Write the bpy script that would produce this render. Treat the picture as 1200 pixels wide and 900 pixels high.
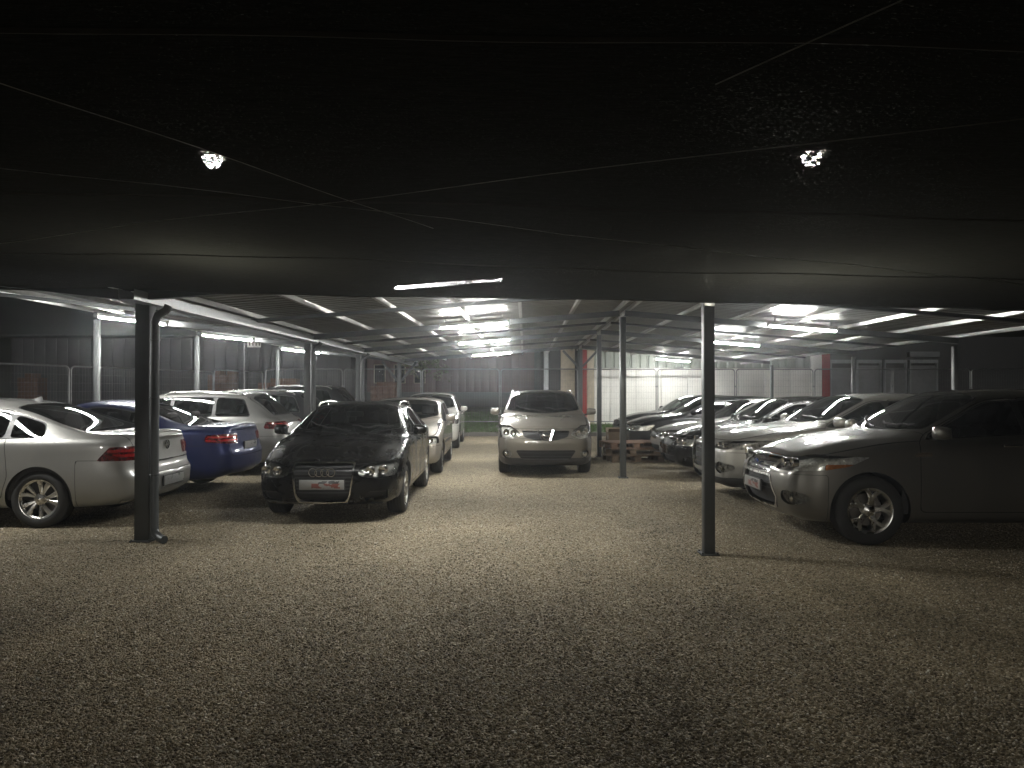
import bpy, bmesh, math, random
import numpy as np
from mathutils import Vector, Matrix

# ------------------------------------------------------------------ camera, world, exposure
scene = bpy.context.scene
for o in list(bpy.data.objects):
    bpy.data.objects.remove(o)
COL = scene.collection
F_PX, EYE, HORIZON = 870.0, 1.57, 458.0          # in the 1200 x 900 photograph
cam_data = bpy.data.cameras.new("camera")
cam = bpy.data.objects.new("camera", cam_data)
COL.objects.link(cam)
cam_data.sensor_width = 36.0
cam_data.lens = 36.0 * F_PX / 1200.0
cam_data.clip_end = 500.0
cam_data.clip_start = 0.05
cam.location = (0, 0, EYE)
cam.rotation_euler = (math.radians(90) + math.atan((HORIZON - 450.0) / F_PX), 0, 0)
scene.camera = cam
scene.render.engine = 'CYCLES'
scene.cycles.use_denoising = True
scene.cycles.max_bounces = 8
scene.cycles.transparent_max_bounces = 16
scene.cycles.diffuse_bounces = 3
scene.cycles.glossy_bounces = 4
scene.cycles.volume_bounces = 0
scene.cycles.sample_clamp_indirect = 4.0
scene.cycles.caustics_reflective = False
scene.cycles.caustics_refractive = False
scene.view_settings.view_transform = 'Standard'
scene.view_settings.look = 'None'
scene.view_settings.gamma = 1.0
scene.view_settings.exposure = 0.0
scene.view_settings.use_curve_mapping = False

world = bpy.data.worlds.new("World")
scene.world = world
world.use_nodes = True
wn = world.node_tree
bg = wn.nodes["Background"]
sky = wn.nodes.new("ShaderNodeTexSky")
sky.sky_type = 'NISHITA'
sky.sun_disc = False
sky.sun_elevation = math.radians(8.0)
sky.sun_rotation = math.radians(170)
wn.links.new(sky.outputs[0], bg.inputs[0])
bg.inputs[1].default_value = 0.0004

fill_light = bpy.data.lights.new("fill_sun", 'SUN')  # weak low fill from behind the camera, added to brighten the facing car sides
fill_light.energy = 0.30
fill_light.angle = math.radians(2.5)
fill_light.color = (1.0, 0.97, 0.9)
fill_light_o = bpy.data.objects.new("fill_sun", fill_light)
fill_light_o.rotation_euler = (math.radians(82), 0, math.radians(-10))
COL.objects.link(fill_light_o)

TUBE_STRENGTH = 520.0
FLOOD_STRENGTH = 2200.0
BLOOM_DENSITY = 0.0026
rnd = random.Random(7)
R = math.radians


def px(x, y, d):
    """photograph pixel at distance d along the lot -> world point"""
    return Vector(((x - 600) / F_PX * d, d, EYE + (HORIZON - y) / F_PX * d))


# ------------------------------------------------------------------ object helpers
def tag(o, label=None, cat=None, group=None, kind=None):
    if label: o["label"] = label
    if cat: o["category"] = cat
    if group: o["group"] = group
    if kind: o["kind"] = kind
    return o


def empty(name, loc=(0, 0, 0), rz=0.0, parent=None):
    o = bpy.data.objects.new(name, None)
    o.empty_display_size = 0.1
    o.location = loc
    o.rotation_euler = (0, 0, rz)
    if parent: o.parent = parent
    COL.objects.link(o)
    return o


def link(name, me, parent=None, loc=None):
    o = bpy.data.objects.new(name, me)
    if parent: o.parent = parent
    if loc is not None: o.location = loc
    COL.objects.link(o)
    return o


def copy_tree(o, parent=None):
    c = o.copy()
    COL.objects.link(c)
    c.parent = parent
    for ch in o.children:
        copy_tree(ch, c)
    return c


class MB:
    """collects plain shapes into one mesh"""
    def __init__(self):
        self.v, self.f, self.m, self.s = [], [], [], []

    def add(self, vs, fs, mi=0, smooth=False):
        b = len(self.v)
        self.v += [tuple(p) for p in vs]
        for f in fs:
            self.f.append(tuple(i + b for i in f))
            self.m.append(mi)
            self.s.append(smooth)
        return self

    def box(self, x0, x1, y0, y1, z0, z1, mi=0, mat=None):
        vs = [(x, y, z) for x in (x0, x1) for y in (y0, y1) for z in (z0, z1)]
        if mat is not None: vs = [mat @ Vector(p) for p in vs]
        return self.add(vs, [(0, 1, 3, 2), (4, 6, 7, 5), (0, 4, 5, 1), (2, 3, 7, 6), (0, 2, 6, 4), (1, 5, 7, 3)], mi)

    def bev(self, x0, x1, y0, y1, z0, z1, b=0.01, mi=0, mat=None):
        """box with chamfered edges"""
        bm = bmesh.new()
        bmesh.ops.create_cube(bm, size=1.0)
        for v in bm.verts:
            v.co = Vector(((x0 + x1) / 2 + v.co.x * (x1 - x0), (y0 + y1) / 2 + v.co.y * (y1 - y0), (z0 + z1) / 2 + v.co.z * (z1 - z0)))
        bmesh.ops.bevel(bm, geom=bm.edges[:], offset=b, segments=2, affect='EDGES', profile=0.5)
        bm.verts.index_update()
        vs = [(mat @ v.co) if mat is not None else v.co.copy() for v in bm.verts]
        fs = [[v.index for v in f.verts] for f in bm.faces]
        bm.free()
        return self.add(vs, fs, mi, True)

    def beam(self, a, b, w, h, mi=0):
        """rectangular bar from a to b, w across, h tall"""
        a, b = Vector(a), Vector(b)
        d = (b - a).normalized()
        up = Vector((0, 0, 1)) if abs(d.z) < 0.95 else Vector((0, 1, 0))
        s = d.cross(up).normalized()
        u = s.cross(d).normalized()
        vs = []
        for p in (a, b):
            for i, j in ((-1, -1), (1, -1), (1, 1), (-1, 1)):
                vs.append(p + s * (i * w / 2) + u * (j * h / 2))
        return self.add(vs, [(3, 2, 1, 0), (4, 5, 6, 7), (0, 1, 5, 4), (1, 2, 6, 5), (2, 3, 7, 6), (3, 0, 4, 7)], mi)

    def tube(self, pts, r, n=8, mi=0, closed=False, caps=True, radii=None):
        pts = [Vector(p) for p in pts]
        k = len(pts)
        vs, fs = [], []
        prev = None
        for i, p in enumerate(pts):
            if closed: d = pts[(i + 1) % k] - pts[i - 1]
            else: d = pts[min(i + 1, k - 1)] - pts[max(i - 1, 0)]
            d.normalize()
            if prev is None:
                up = Vector((0, 0, 1)) if abs(d.z) < 0.9 else Vector((1, 0, 0))
                s = d.cross(up).normalized()
            else:
                s = (prev - d * prev.dot(d)).normalized()
            prev = s
            u = s.cross(d)
            rr = radii[i] if radii else r
            for j in range(n):
                a = 2 * math.pi * j / n
                vs.append(p + s * (math.cos(a) * rr) + u * (math.sin(a) * rr))
        m = k if closed else k - 1
        for i in range(m):
            for j in range(n):
                a, b = i * n + j, i * n + (j + 1) % n
                c, d2 = ((i + 1) % k) * n + (j + 1) % n, ((i + 1) % k) * n + j
                fs.append((a, d2, c, b))
        self.add(vs, fs, mi, True)
        if caps and not closed:
            self.add(vs[:n], [tuple(range(n))], mi)
            self.add(vs[-n:], [tuple(reversed(range(n)))], mi)
        return self

    def lathe(self, prof, n=40, mi=0, axis='y', closed=False):
        """prof: (radius, along) pairs, turned round an axis"""
        vs, fs = [], []
        k = len(prof)
        for i in range(n):
            a = 2 * math.pi * i / n
            for r, t in prof:
                c, s = math.cos(a) * r, math.sin(a) * r
                vs.append((c, t, s) if axis == 'y' else ((c, s, t) if axis == 'z' else (t, c, s)))
        m = k if closed else k - 1
        for i in range(n):
            for j in range(m):
                a, b = i * k + j, i * k + (j + 1) % k
                c, d = ((i + 1) % n) * k + (j + 1) % k, ((i + 1) % n) * k + j
                fs.append((a, b, c, d))
        return self.add(vs, fs, mi, True)

    def mesh(self, name, mats):
        me = bpy.data.meshes.new(name)
        me.from_pydata(self.v, [], self.f)
        for m in (mats if isinstance(mats, (list, tuple)) else [mats]):
            me.materials.append(m)
        me.polygons.foreach_set("material_index", self.m)
        me.polygons.foreach_set("use_smooth", self.s)
        me.set_sharp_from_angle(angle=R(40)) if any(self.s) else None
        me.update()
        return me

    def build(self, name, mats, parent=None, loc=None):
        return link(name, self.mesh(name, mats), parent, loc)


# ------------------------------------------------------------------ materials
MATS = {}


def new_mat(name):
    m = bpy.data.materials.new(name)
    m.use_nodes = True
    MATS[name] = m
    nt = m.node_tree
    return m, nt, nt.nodes["Principled BSDF"]


def add_noise(nt, scale, detail=4, rough=0.6, vec=None, coord='Object'):
    tc = nt.nodes.new("ShaderNodeTexCoord")
    n = nt.nodes.new("ShaderNodeTexNoise")
    n.inputs["Scale"].default_value = scale
    n.inputs["Detail"].default_value = detail
    n.inputs["Roughness"].default_value = rough
    nt.links.new(tc.outputs[coord], n.inputs["Vector"])
    return n


def ramp(nt, src, stops):
    r = nt.nodes.new("ShaderNodeValToRGB")
    while len(r.color_ramp.elements) < len(stops):
        r.color_ramp.elements.new(0.5)
    for e, (p, c) in zip(r.color_ramp.elements, stops):
        e.position = p
        e.color = (c, c, c, 1) if isinstance(c, (int, float)) else (*c, 1)
    nt.links.new(src, r.inputs[0])
    return r


def simple(name, col, rough=0.5, metal=0.0, var=0.15, scale=6.0, bump=0.0, coat=0.0, spec=0.5):
    """one-colour surface with faint mottling in colour and roughness"""
    if name in MATS: return MATS[name]
    m, nt, p = new_mat(name)
    p.inputs["Metallic"].default_value = metal
    p.inputs["Coat Weight"].default_value = coat
    p.inputs["Specular IOR Level"].default_value = spec
    n = add_noise(nt, scale)
    c = ramp(nt, n.outputs["Fac"], [(0.3, tuple(x * (1 - var) for x in col)), (0.7, tuple(min(1, x * (1 + var)) for x in col))])
    nt.links.new(c.outputs[0], p.inputs["Base Color"])
    r = ramp(nt, n.outputs["Fac"], [(0.3, max(0.02, rough * 0.85)), (0.7, min(1, rough * 1.15))])
    nt.links.new(r.outputs[0], p.inputs["Roughness"])
    if bump:
        b = nt.nodes.new("ShaderNodeBump")
        b.inputs["Strength"].default_value = bump
        b.inputs["Distance"].default_value = 0.01
        n2 = add_noise(nt, scale * 8)
        nt.links.new(n2.outputs["Fac"], b.inputs["Height"])
        nt.links.new(b.outputs[0], p.inputs["Normal"])
    return m


def paint(name, col, metal=0.5, rough=0.36, dust=0.12, coat=1.0, spec=0.5, cior=1.5):
    """car paint: flake base under clear coat with a little road dust"""
    if name in MATS: return MATS[name]
    m, nt, p = new_mat(name)
    p.inputs["Metallic"].default_value = metal
    p.inputs["Coat Weight"].default_value = coat
    p.inputs["Specular IOR Level"].default_value = spec
    p.inputs["Coat Roughness"].default_value = 0.04
    p.inputs["Coat IOR"].default_value = cior
    n = add_noise(nt, 3.0, 6, 0.7)
    mix = nt.nodes.new("ShaderNodeMix")
    mix.data_type = 'RGBA'
    mix.inputs[6].default_value = (*col, 1)
    mix.inputs[7].default_value = (0.16, 0.145, 0.115, 1)
    f = ramp(nt, n.outputs["Fac"], [(0.45, 0.1 * dust), (0.8, dust)])
    nt.links.new(f.outputs[0], mix.inputs[0])
    nt.links.new(mix.outputs[2], p.inputs["Base Color"])
    r = ramp(nt, n.outputs["Fac"], [(0.3, rough), (0.8, rough + 0.2)])
    nt.links.new(r.outputs[0], p.inputs["Roughness"])
    cr = ramp(nt, n.outputs["Fac"], [(0.35, 0.03), (0.8, 0.10)])
    nt.links.new(cr.outputs[0], p.inputs["Coat Roughness"])
    return m


def glassy(name, tint, ior=1.45, rough=0.02, extra=0.0):
    """thin pane: tinted see-through plus a fresnel reflection"""
    if name in MATS: return MATS[name]
    m, nt, p = new_mat(name)
    nt.nodes.remove(p)
    out = nt.nodes["Material Output"]
    t = nt.nodes.new("ShaderNodeBsdfTransparent")
    t.inputs[0].default_value = (*tint, 1)
    g = nt.nodes.new("ShaderNodeBsdfGlossy")
    g.inputs["Roughness"].default_value = rough
    g.inputs["Color"].default_value = (0.9, 0.9, 0.9, 1)
    fr = nt.nodes.new("ShaderNodeFresnel")
    fr.inputs[0].default_value = ior
    add = nt.nodes.new("ShaderNodeMath")
    add.operation = 'ADD'
    add.inputs[1].default_value = extra
    nt.links.new(fr.outputs[0], add.inputs[0])
    mx = nt.nodes.new("ShaderNodeMixShader")
    nt.links.new(add.outputs[0], mx.inputs[0])
    nt.links.new(t.outputs[0], mx.inputs[1])
    nt.links.new(g.outputs[0], mx.inputs[2])
    nt.links.new(mx.outputs[0], out.inputs[0])
    return m


def glow(name, col, strength):
    if name in MATS: return MATS[name]
    m, nt, p = new_mat(name)
    p.inputs["Base Color"].default_value = (0.8, 0.8, 0.8, 1)
    p.inputs["Emission Color"].default_value = (*col, 1)
    p.inputs["Emission Strength"].default_value = strength
    return m


M_BLACK = simple("black_plastic", (0.018, 0.018, 0.018), 0.5)
M_GAP = simple("panel_gap_black", (0.006, 0.006, 0.006), 0.8)
M_RUBBER = simple("tyre_rubber", (0.02, 0.02, 0.019), 0.75, bump=0.1)
M_CHROME = simple("chrome", (0.75, 0.75, 0.74), 0.12, 1.0, var=0.05)
M_ALLOY = simple("alloy", (0.62, 0.61, 0.58), 0.28, 1.0, var=0.1)
M_DISC = simple("brake_steel", (0.22, 0.2, 0.18), 0.45, 1.0)
M_SEAT = simple("seat_cloth", (0.035, 0.034, 0.033), 0.85)
M_LINING = simple("cabin_lining", (0.03, 0.03, 0.03), 0.9)
M_GLASS = glassy("window_glass", (0.42, 0.46, 0.44), 1.5)
M_DARKGLASS = glassy("privacy_glass", (0.10, 0.11, 0.11), 1.5)
M_LENS = glassy("lamp_lens", (0.92, 0.92, 0.9), 1.5, 0.02)
M_REFLECTOR = simple("lamp_reflector", (0.7, 0.7, 0.66), 0.25, 0.35, var=0.45, scale=24)
M_SMOKE = simple("lamp_housing_dark", (0.16, 0.16, 0.155), 0.3, 0.4, var=0.6, scale=24)
M_AMBER = simple("amber_reflector", (0.5, 0.16, 0.03), 0.25, 0.2, var=0.3, scale=40)
M_REDLAMP = simple("tail_lamp_red", (0.085, 0.006, 0.006), 0.12, 0.1, var=0.7, scale=22, coat=1.0)
M_REDBRIGHT = simple("tail_lamp_bright_red", (0.3, 0.015, 0.015), 0.12, 0.1, var=0.5, scale=40, coat=1.0)
M_MIRROR = simple("mirror_silver", (0.8, 0.8, 0.8), 0.03, 1.0, var=0.02)
M_WHITEPLATE = simple("plate_white", (0.22, 0.22, 0.215), 0.3)
# ------------------------------------------------------------------ cars: one lofted skin per car, cut into its panels, panes and lamps
def pchip(keys, xs):
    k = sorted(keys)
    x = np.array([a for a, b in k], float)
    y = np.array([b for a, b in k], float)
    h = np.diff(x)
    dl = np.diff(y) / h
    d = np.zeros_like(y)
    for i in range(1, len(x) - 1):
        if dl[i - 1] * dl[i] > 0:
            w1, w2 = 2 * h[i] + h[i - 1], h[i] + 2 * h[i - 1]
            d[i] = (w1 + w2) / (w1 / dl[i - 1] + w2 / dl[i])
    d[0], d[-1] = dl[0], dl[-1]
    xs = np.clip(xs, x[0], x[-1])
    i = np.clip(np.searchsorted(x, xs) - 1, 0, len(h) - 1)
    t = (xs - x[i]) / h[i]
    return ((2 * t**3 - 3 * t**2 + 1) * y[i] + (t**3 - 2 * t**2 + t) * h[i] * d[i]
            + (-2 * t**3 + 3 * t**2) * y[i + 1] + (t**3 - t**2) * h[i] * d[i + 1])


def soft(a, sig, ds):
    n = int(3 * sig / ds)
    k = np.exp(-0.5 * (np.arange(-n, n + 1) * ds / sig) ** 2)
    k /= k.sum()
    return np.convolve(np.pad(a, n, mode='reflect', reflect_type='odd'), k, mode='valid')


def smax(*fs, k=0.03):
    r = fs[0]
    for b in fs[1:]:
        h = np.maximum(k - np.abs(r - b), 0) / k
        r = np.maximum(r, b) + h * h * k * 0.25
    return r


def sdpoly(pts, a, b):
    """signed distance (inside < 0) of points (a, b) to a polygon"""
    d = np.full(a.shape, 1e9)
    inside = np.zeros(a.shape, bool)
    n = len(pts)
    for i in range(n):
        x0, y0 = pts[i]
        x1, y1 = pts[(i + 1) % n]
        ex, ey = x1 - x0, y1 - y0
        t = np.clip(((a - x0) * ex + (b - y0) * ey) / (ex * ex + ey * ey), 0, 1)
        d = np.minimum(d, np.hypot(a - x0 - t * ex, b - y0 - t * ey))
        c = ((y0 > b) != (y1 > b))
        if ey != 0:
            inside ^= c & (a < (b - y0) / ey * ex + x0)
    return np.where(inside, -d, d)


class Pool:
    def __init__(self, P, N):
        self.P, self.N = list(map(np.array, P)), list(map(np.array, N))
        self.pa = np.array(P)

    def arr(self):
        if len(self.pa) != len(self.P): self.pa = np.array(self.P)
        return self.pa


class Surf:
    def __init__(self, pool, polys):
        self.pool, self.polys = pool, polys

    def split(self, f, want_edge=False):
        """f(x, y, z) -> values; returns (inside f<0, outside) and optionally the cut vertices"""
        A = self.pool.arr()
        v = f(A[:, 0], A[:, 1], A[:, 2])
        neg = v < 0
        nl = neg.tolist()
        ins, outs, edge, cache = [], [], [], {}
        P, N = self.pool.P, self.pool.N
        for pl in self.polys:
            c = 0
            for i in pl:
                if nl[i]: c += 1
            if c == 0: outs.append(pl)
            elif c == len(pl): ins.append(pl)
            else:
                a_in, a_out = [], []
                for q in range(len(pl)):
                    i, j = pl[q], pl[(q + 1) % len(pl)]
                    (a_in if nl[i] else a_out).append(i)
                    if nl[i] != nl[j]:
                        key = (i, j) if i < j else (j, i)
                        m = cache.get(key)
                        if m is None:
                            t = v[i] / (v[i] - v[j])
                            m = len(P)
                            P.append(P[i] + (P[j] - P[i]) * t)
                            nn = N[i] + (N[j] - N[i]) * t
                            N.append(nn / max(1e-9, np.linalg.norm(nn)))
                            cache[key] = m
                            edge.append(m)
                        a_in.append(m)
                        a_out.append(m)
                if len(a_in) > 2: ins.append(tuple(a_in))
                if len(a_out) > 2: outs.append(tuple(a_out))
        r = (Surf(self.pool, ins), Surf(self.pool, outs))
        return r + (edge,) if want_edge else r

    def main(self):
        """(largest connected patch, the rest)"""
        par = {}
        def find(a):
            while par[a] != a:
                par[a] = par[par[a]]
                a = par[a]
            return a
        for pl in self.polys:
            for i in pl:
                if i not in par: par[i] = i
            r = find(pl[0])
            for i in pl[1:]: par[find(i)] = r
        cnt = {}
        for pl in self.polys:
            r = find(pl[0])
            cnt[r] = cnt.get(r, 0) + 1
        if not cnt: return self, Surf(self.pool, [])
        b = max(cnt, key=cnt.get)
        return Surf(self.pool, [p for p in self.polys if find(p[0]) == b]), Surf(self.pool, [p for p in self.polys if find(p[0]) != b])

    def keep(self, f):
        return self.split(f)[0]

    def drop(self, f):
        return self.split(f)[1]


def surf_mesh(name, pieces, mats, side, shift):
    """pieces: (Surf, offset, material index); side: +1, -1 or 0 for both halves"""
    V, Nn, Fc, Mi = [], [], [], []
    for sg in ((1, -1) if side == 0 else (side,)):
        for sf, off, mi in pieces:
            if not sf.polys: continue
            used = sorted({i for pl in sf.polys for i in pl})
            mp = {u: k + len(V) for k, u in enumerate(used)}
            for u in used:
                p = sf.pool.P[u] + sf.pool.N[u] * off
                n = sf.pool.N[u]
                V.append((p[0] - shift, p[1] * sg, p[2]))
                Nn.append((n[0], n[1] * sg, n[2]))
            for pl in sf.polys:
                q = [mp[i] for i in pl]
                Fc.append(q if sg > 0 else q[::-1])
                Mi.append(mi)
    if not Fc: return None
    me = bpy.data.meshes.new(name)
    me.from_pydata(V, [], Fc)
    for m in mats: me.materials.append(m)
    me.polygons.foreach_set("material_index", Mi)
    me.polygons.foreach_set("use_smooth", [True] * len(Fc))
    me.normals_split_custom_set_from_vertices(Nn)
    return me


M_PILLAR = simple('pillar_gloss_black', (0.012, 0.012, 0.012), 0.5)
ROWSEG = [2, 2, 2, 3, 5, 5, 4, 5, 3, 5, 5, 4, 4, 5, 6]


def row_basis():
    nc = len(ROWSEG) + 1
    By, Bz = [], []
    for sgm, k in enumerate(ROWSEG):
        for q in range(k + (1 if sgm == len(ROWSEG) - 1 else 0)):
            t = q / k
            w = [(1 - t)**3 / 6, (3 * t**3 - 6 * t * t + 4) / 6, (-3 * t**3 + 3 * t * t + 3 * t + 1) / 6, t**3 / 6]
            ry, rz = np.zeros(nc), np.zeros(nc)
            for a in range(4):
                i = sgm - 1 + a
                if i < 0: ry[1] -= w[a]; rz[1] += w[a]
                elif i > nc - 1: ry[nc - 2] -= w[a]; rz[nc - 2] += w[a]
                else: ry[i] += w[a]; rz[i] += w[a]
            By.append(ry); Bz.append(rz)
    return np.array(By), np.array(Bz)


BY, BZ = row_basis()
WHEELS = {}


def wheel_meshes(rt, rr, style):
    """tyre, rim and brake disc of one wheel, turned round the y axis, outside face at +y"""
    key = (rt, rr, style)
    if key in WHEELS: return WHEELS[key]
    w = 0.108
    t = MB()
    prof = [(rr - 0.012, w - 0.012), (rr + 0.012, w), (rr + 0.35 * (rt - rr), w + 0.008), (rt - 0.03, w + 0.002), (rt - 0.008, w - 0.018)]
    for g in (0.06, 0.02, -0.02, -0.06):
        prof += [(rt, g + 0.016), (rt, g + 0.005), (rt - 0.007, g + 0.004), (rt - 0.007, g - 0.004), (rt, g - 0.005), (rt, g - 0.016)]
    prof += [(rt - 0.008, -w + 0.018), (rt - 0.03, -w), (rr + 0.012, -w)]
    t.lathe(prof, 48)
    r = MB()
    r.lathe([(rr - 0.03, -w), (rr - 0.02, 0.0), (rr - 0.026, w - 0.04), (rr - 0.02, w - 0.02), (rr - 0.004, w - 0.004), (rr + 0.006, w - 0.002),
             (rr + 0.008, w - 0.012), (rr - 0.01, w - 0.016), (rr - 0.012, -w)], 48)
    r.lathe([(0.0, w - 0.012), (0.022, w - 0.014), (0.03, w - 0.02), (0.055, w - 0.024), (0.075, w - 0.04), (0.075, w - 0.09)], 24)

    def blade(a0, a1, w0, w1, y0=0.03, y1=0.012, r0=0.055, r1=None, th=0.03):
        r1 = r1 or rr - 0.012
        vs = []
        for (a, rad, hw, yy) in ((a0, r0, w0, y0), ((a0 + a1) / 2, (r0 + r1) / 2, (w0 + w1) / 2 * 0.92, (y0 + y1) / 2 - 0.006), (a1, r1, w1, y1)):
            c, s = math.cos(a), math.sin(a)
            for i, dy in ((-1, -0.012), (-0.6, 0), (0.6, 0), (1, -0.012), (0.8, -th), (-0.8, -th)):
                vs.append((c * rad - s * hw * i, w - yy + dy, s * rad + c * hw * i))
        fs = []
        for q in range(2):
            for i in range(6):
                fs.append((q * 6 + i, q * 6 + (i + 1) % 6, q * 6 + 6 + (i + 1) % 6, q * 6 + 6 + i))
        r.add(vs, fs, 0, True)

    if style == 'y5':
        for k in range(5):
            a = math.pi / 2 + k * 2 * math.pi / 5
            c, s = math.cos(a), math.sin(a)
            mid = 0.6 * rr
            blade(a, a, 0.036, 0.03, r1=mid)
            for d in (-0.3, 0.3):
                blade(a + d * 0.12, a + d * 1.0, 0.022, 0.03, y0=0.022, r0=mid - 0.02)
    elif style == 'twin10':
        for k in range(5):
            a = math.pi / 2 + k * 2 * math.pi / 5
            blade(a - 0.16, a - 0.33, 0.014, 0.034)
            blade(a + 0.16, a + 0.22, 0.014, 0.034)
    elif style == 'multi':
        for k in range(9):
            a = k * 2 * math.pi / 9
            blade(a, a, 0.014, 0.02)
    else:
        for k in range(5):
            a = math.pi / 2 + k * 2 * math.pi / 5
            blade(a, a, 0.03, 0.045)
    d = MB()
    d.lathe([(0.0, -0.005), (0.06, 0.0), (rr * 0.72, 0.0), (rr * 0.72, -0.02), (0.0, -0.02)], 32)
    res = (t.mesh("tyre", M_RUBBER), r.mesh("rim", M_ALLOY), d.mesh("brake_disc", M_DISC))
    WHEELS[key] = res
    return res


CARBASE = dict(
    L=4.4, W=1.8, H=1.5, fo=0.88, wb=2.62, rt=0.325, rr=0.215, zn=0.82, zc=1.0, sc=1.2, sr=1.95, sR=3.5, sd=4.1, zd=1.0, zend=0.94,
    b0=0.93, b1=1.0, rear='hatch', wroof=0.70, zb=0.2, sB=2.35, sC=3.15, sW=3.75, wheel='star5', clad=False, rails=False, chrome_side=False,
    rake=[(0.2, 0.07), (0.36, 0.0), (0.58, 0.0), (0.72, 0.05), (0.95, 0.16)], rrake=[(0.25, -0.08), (0.42, 0.0), (0.62, 0.0), (0.8, -0.05), (1.0, -0.10)],
    head=None, headside=None, grille=None, slats=5, grille_frame=None, lower=None, lower_frame=None, fog=None, tail=None, tailside=None,
    plate_f=True, plate_r=True, plate_z=0.5, rplate_z=0.6, dark_rear=True, amber=False, w0=0.72, bulge=0.09, antenna=False, mirror_dark=False,
    smoked=False, detail=2, spoiler=False)


def build_car(name, label, spec, paint_mat, loc, rz, group=None, cat="car"):
    S = dict(CARBASE)
    S.update(spec)
    L, hw, H = S['L'], S['W'] / 2, S['H']
    fo, ra_s = S['fo'], S['fo'] + S['wb']
    rt = S['rt']
    sc, sr, sR, sd = S['sc'], S['sr'], S['sR'], S['sd']
    zn, zc, zd, zend = S['zn'], S['zc'], S['zd'], S['zend']
    b0, b1 = S['b0'], S['b1']
    ds = 0.01
    xs = np.arange(0, L + ds / 2, ds)
    sm = lambda keys, sg=0.035: soft(pchip(keys, xs), sg, ds)
    wm = 0.5 * (sc + sr)
    zt = sm([(0, zn - 0.08), (0.06, zn - 0.028), (0.2, zn + 0.01), (0.55 * sc, zn + 0.66 * (zc - zn)), (sc, zc), (wm, zc + 0.55 * (H - 0.04 - zc)), (sr, H - 0.04),
             (sr + 0.4 * (sR - sr), H), (sR - 0.3 * (sR - sr), H - 0.012), (sR, H - 0.06), (sd, zd), (L - 0.06, zend), (L, zend - 0.06)], 0.03)
    zt_s = soft(zt, 0.10, ds)
    hb = np.clip((sc - 0.12 - xs) / 0.15, 0, 1) * np.clip((xs - 0.08) / 0.15, 0, 1)
    zt = zt * (1 - hb) + zt_s * hb
    zs = sm([(0, zn - 0.2), (0.1, zn - 0.12), (0.35, zn - 0.055), (sc, b0), (sR, b1), (L - 0.3, b1), (L - 0.05, b1 - 0.05), (L, b1 - 0.1)], 0.09)
    zs = np.minimum(zs, zt - 0.03)
    zr = sm([(sc + 0.10, b0 + 0.045), (0.5 * (sc + sr) + 0.14, b0 + 0.045 + 0.56 * (H - 0.105 - b0 - 0.045)), (sr + 0.17, H - 0.105), (0.5 * (sr + sR), H - 0.08), (sR - 0.1, H - 0.125),
             (sd - 0.02, zd - 0.015), (L - 0.05, zend - 0.03), (L, zend - 0.07)], 0.03)
    hood = zs + 0.62 * (zt - zs)
    bl = np.clip((xs - (sc - 0.12)) / 0.22, 0, 1)
    bl = bl * bl * (3 - 2 * bl)
    zr = hood * (1 - bl) + zr * bl
    zr = np.clip(zr, zs + 0.012, np.maximum(zs + 0.014, zt - 0.006))
    w = sm([(0, S['w0'] * hw), (0.05, (S['w0'] + 0.07) * hw), (0.14, 0.885 * hw), (0.32, 0.955 * hw), (0.7, 0.993 * hw), (1.2, hw), (L - 1.0, hw), (L - 0.45, 0.97 * hw),
            (L - 0.16, 0.91 * hw), (L - 0.05, 0.83 * hw), (L, 0.75 * hw)], 0.03)
    wr = sm([(0, 0.52 * hw), (0.3, 0.66 * hw), (sc - 0.2, 0.74 * hw), (sc + 0.12, 0.855 * hw), (sr + 0.17, S['wroof'] * hw), (sR, (S['wroof'] - 0.03) * hw),
             (sd, (0.68 if S['rear'] == 'hatch' else 0.80) * hw), (L, 0.60 * hw)], 0.06)
    zb = sm([(0, S['zb'] + 0.05), (0.1, S['zb'] + 0.01), (fo, S['zb']), (ra_s, S['zb']), (L - 0.3, S['zb'] + 0.03), (L, S['zb'] + 0.1)], 0.04)
    ws = w * 0.955
    ws = np.where(xs < sc, w * (0.93 + 0.025 * xs / sc), ws)
    wr = np.minimum(wr, ws - 0.02)
    cv = lambda arr: (lambda q: np.interp(q, xs, arr))
    Zs, Zr, Zt, Wr, Wd = cv(zs), cv(zr), cv(zt), cv(wr), cv(w)

    def stations():
        a = list(np.arange(0, 0.36, 0.018)) + list(np.arange(0.36, L - 0.36, 0.036)) + list(L - np.arange(0.36, -1e-6, -0.018))
        st = [(0.0, t) for t in np.linspace(0, 1, 13)[:-1]] + [(s, 1.0) for s in a] + [(L, t) for t in np.linspace(1, 0, 13)[1:]]
        return np.array(st)
    st = stations()
    sv, tv = st[:, 0], st[:, 1]
    g = lambda arr: np.interp(sv, xs, arr)
    w_, ws_, wr_, zb_, zs_, zr_, zt_ = map(g, (w, ws, wr, zb, zs, zr, zt))
    z0 = 0 * w_
    lr = lambda a, b, t: a + (b - a) * t
    cy = [z0, 0.55 * w_, 0.86 * w_, 0.945 * w_, 0.982 * w_, w_, 0.988 * w_, lr(w_, ws_, 0.22), lr(w_, ws_, 0.95), lr(ws_, wr_, 0.12), lr(ws_, wr_, 0.5) + 0.008, lr(ws_, wr_, 0.88) + 0.006,
          wr_, 0.84 * wr_, 0.48 * wr_, z0]
    czv = [zb_, zb_, zb_ + 0.004, zb_ + 0.045, zb_ + 0.13, lr(zb_, zs_, 0.5), lr(zb_, zs_, 0.76), zs_ - 0.05, zs_ - 0.008, lr(zs_, zr_, 0.12) + 0.003, lr(zs_, zr_, 0.5), lr(zs_, zr_, 0.88),
           zr_ + 0.003, lr(zr_, zt_, 0.58), lr(zr_, zt_, 0.93), zt_]
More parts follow.
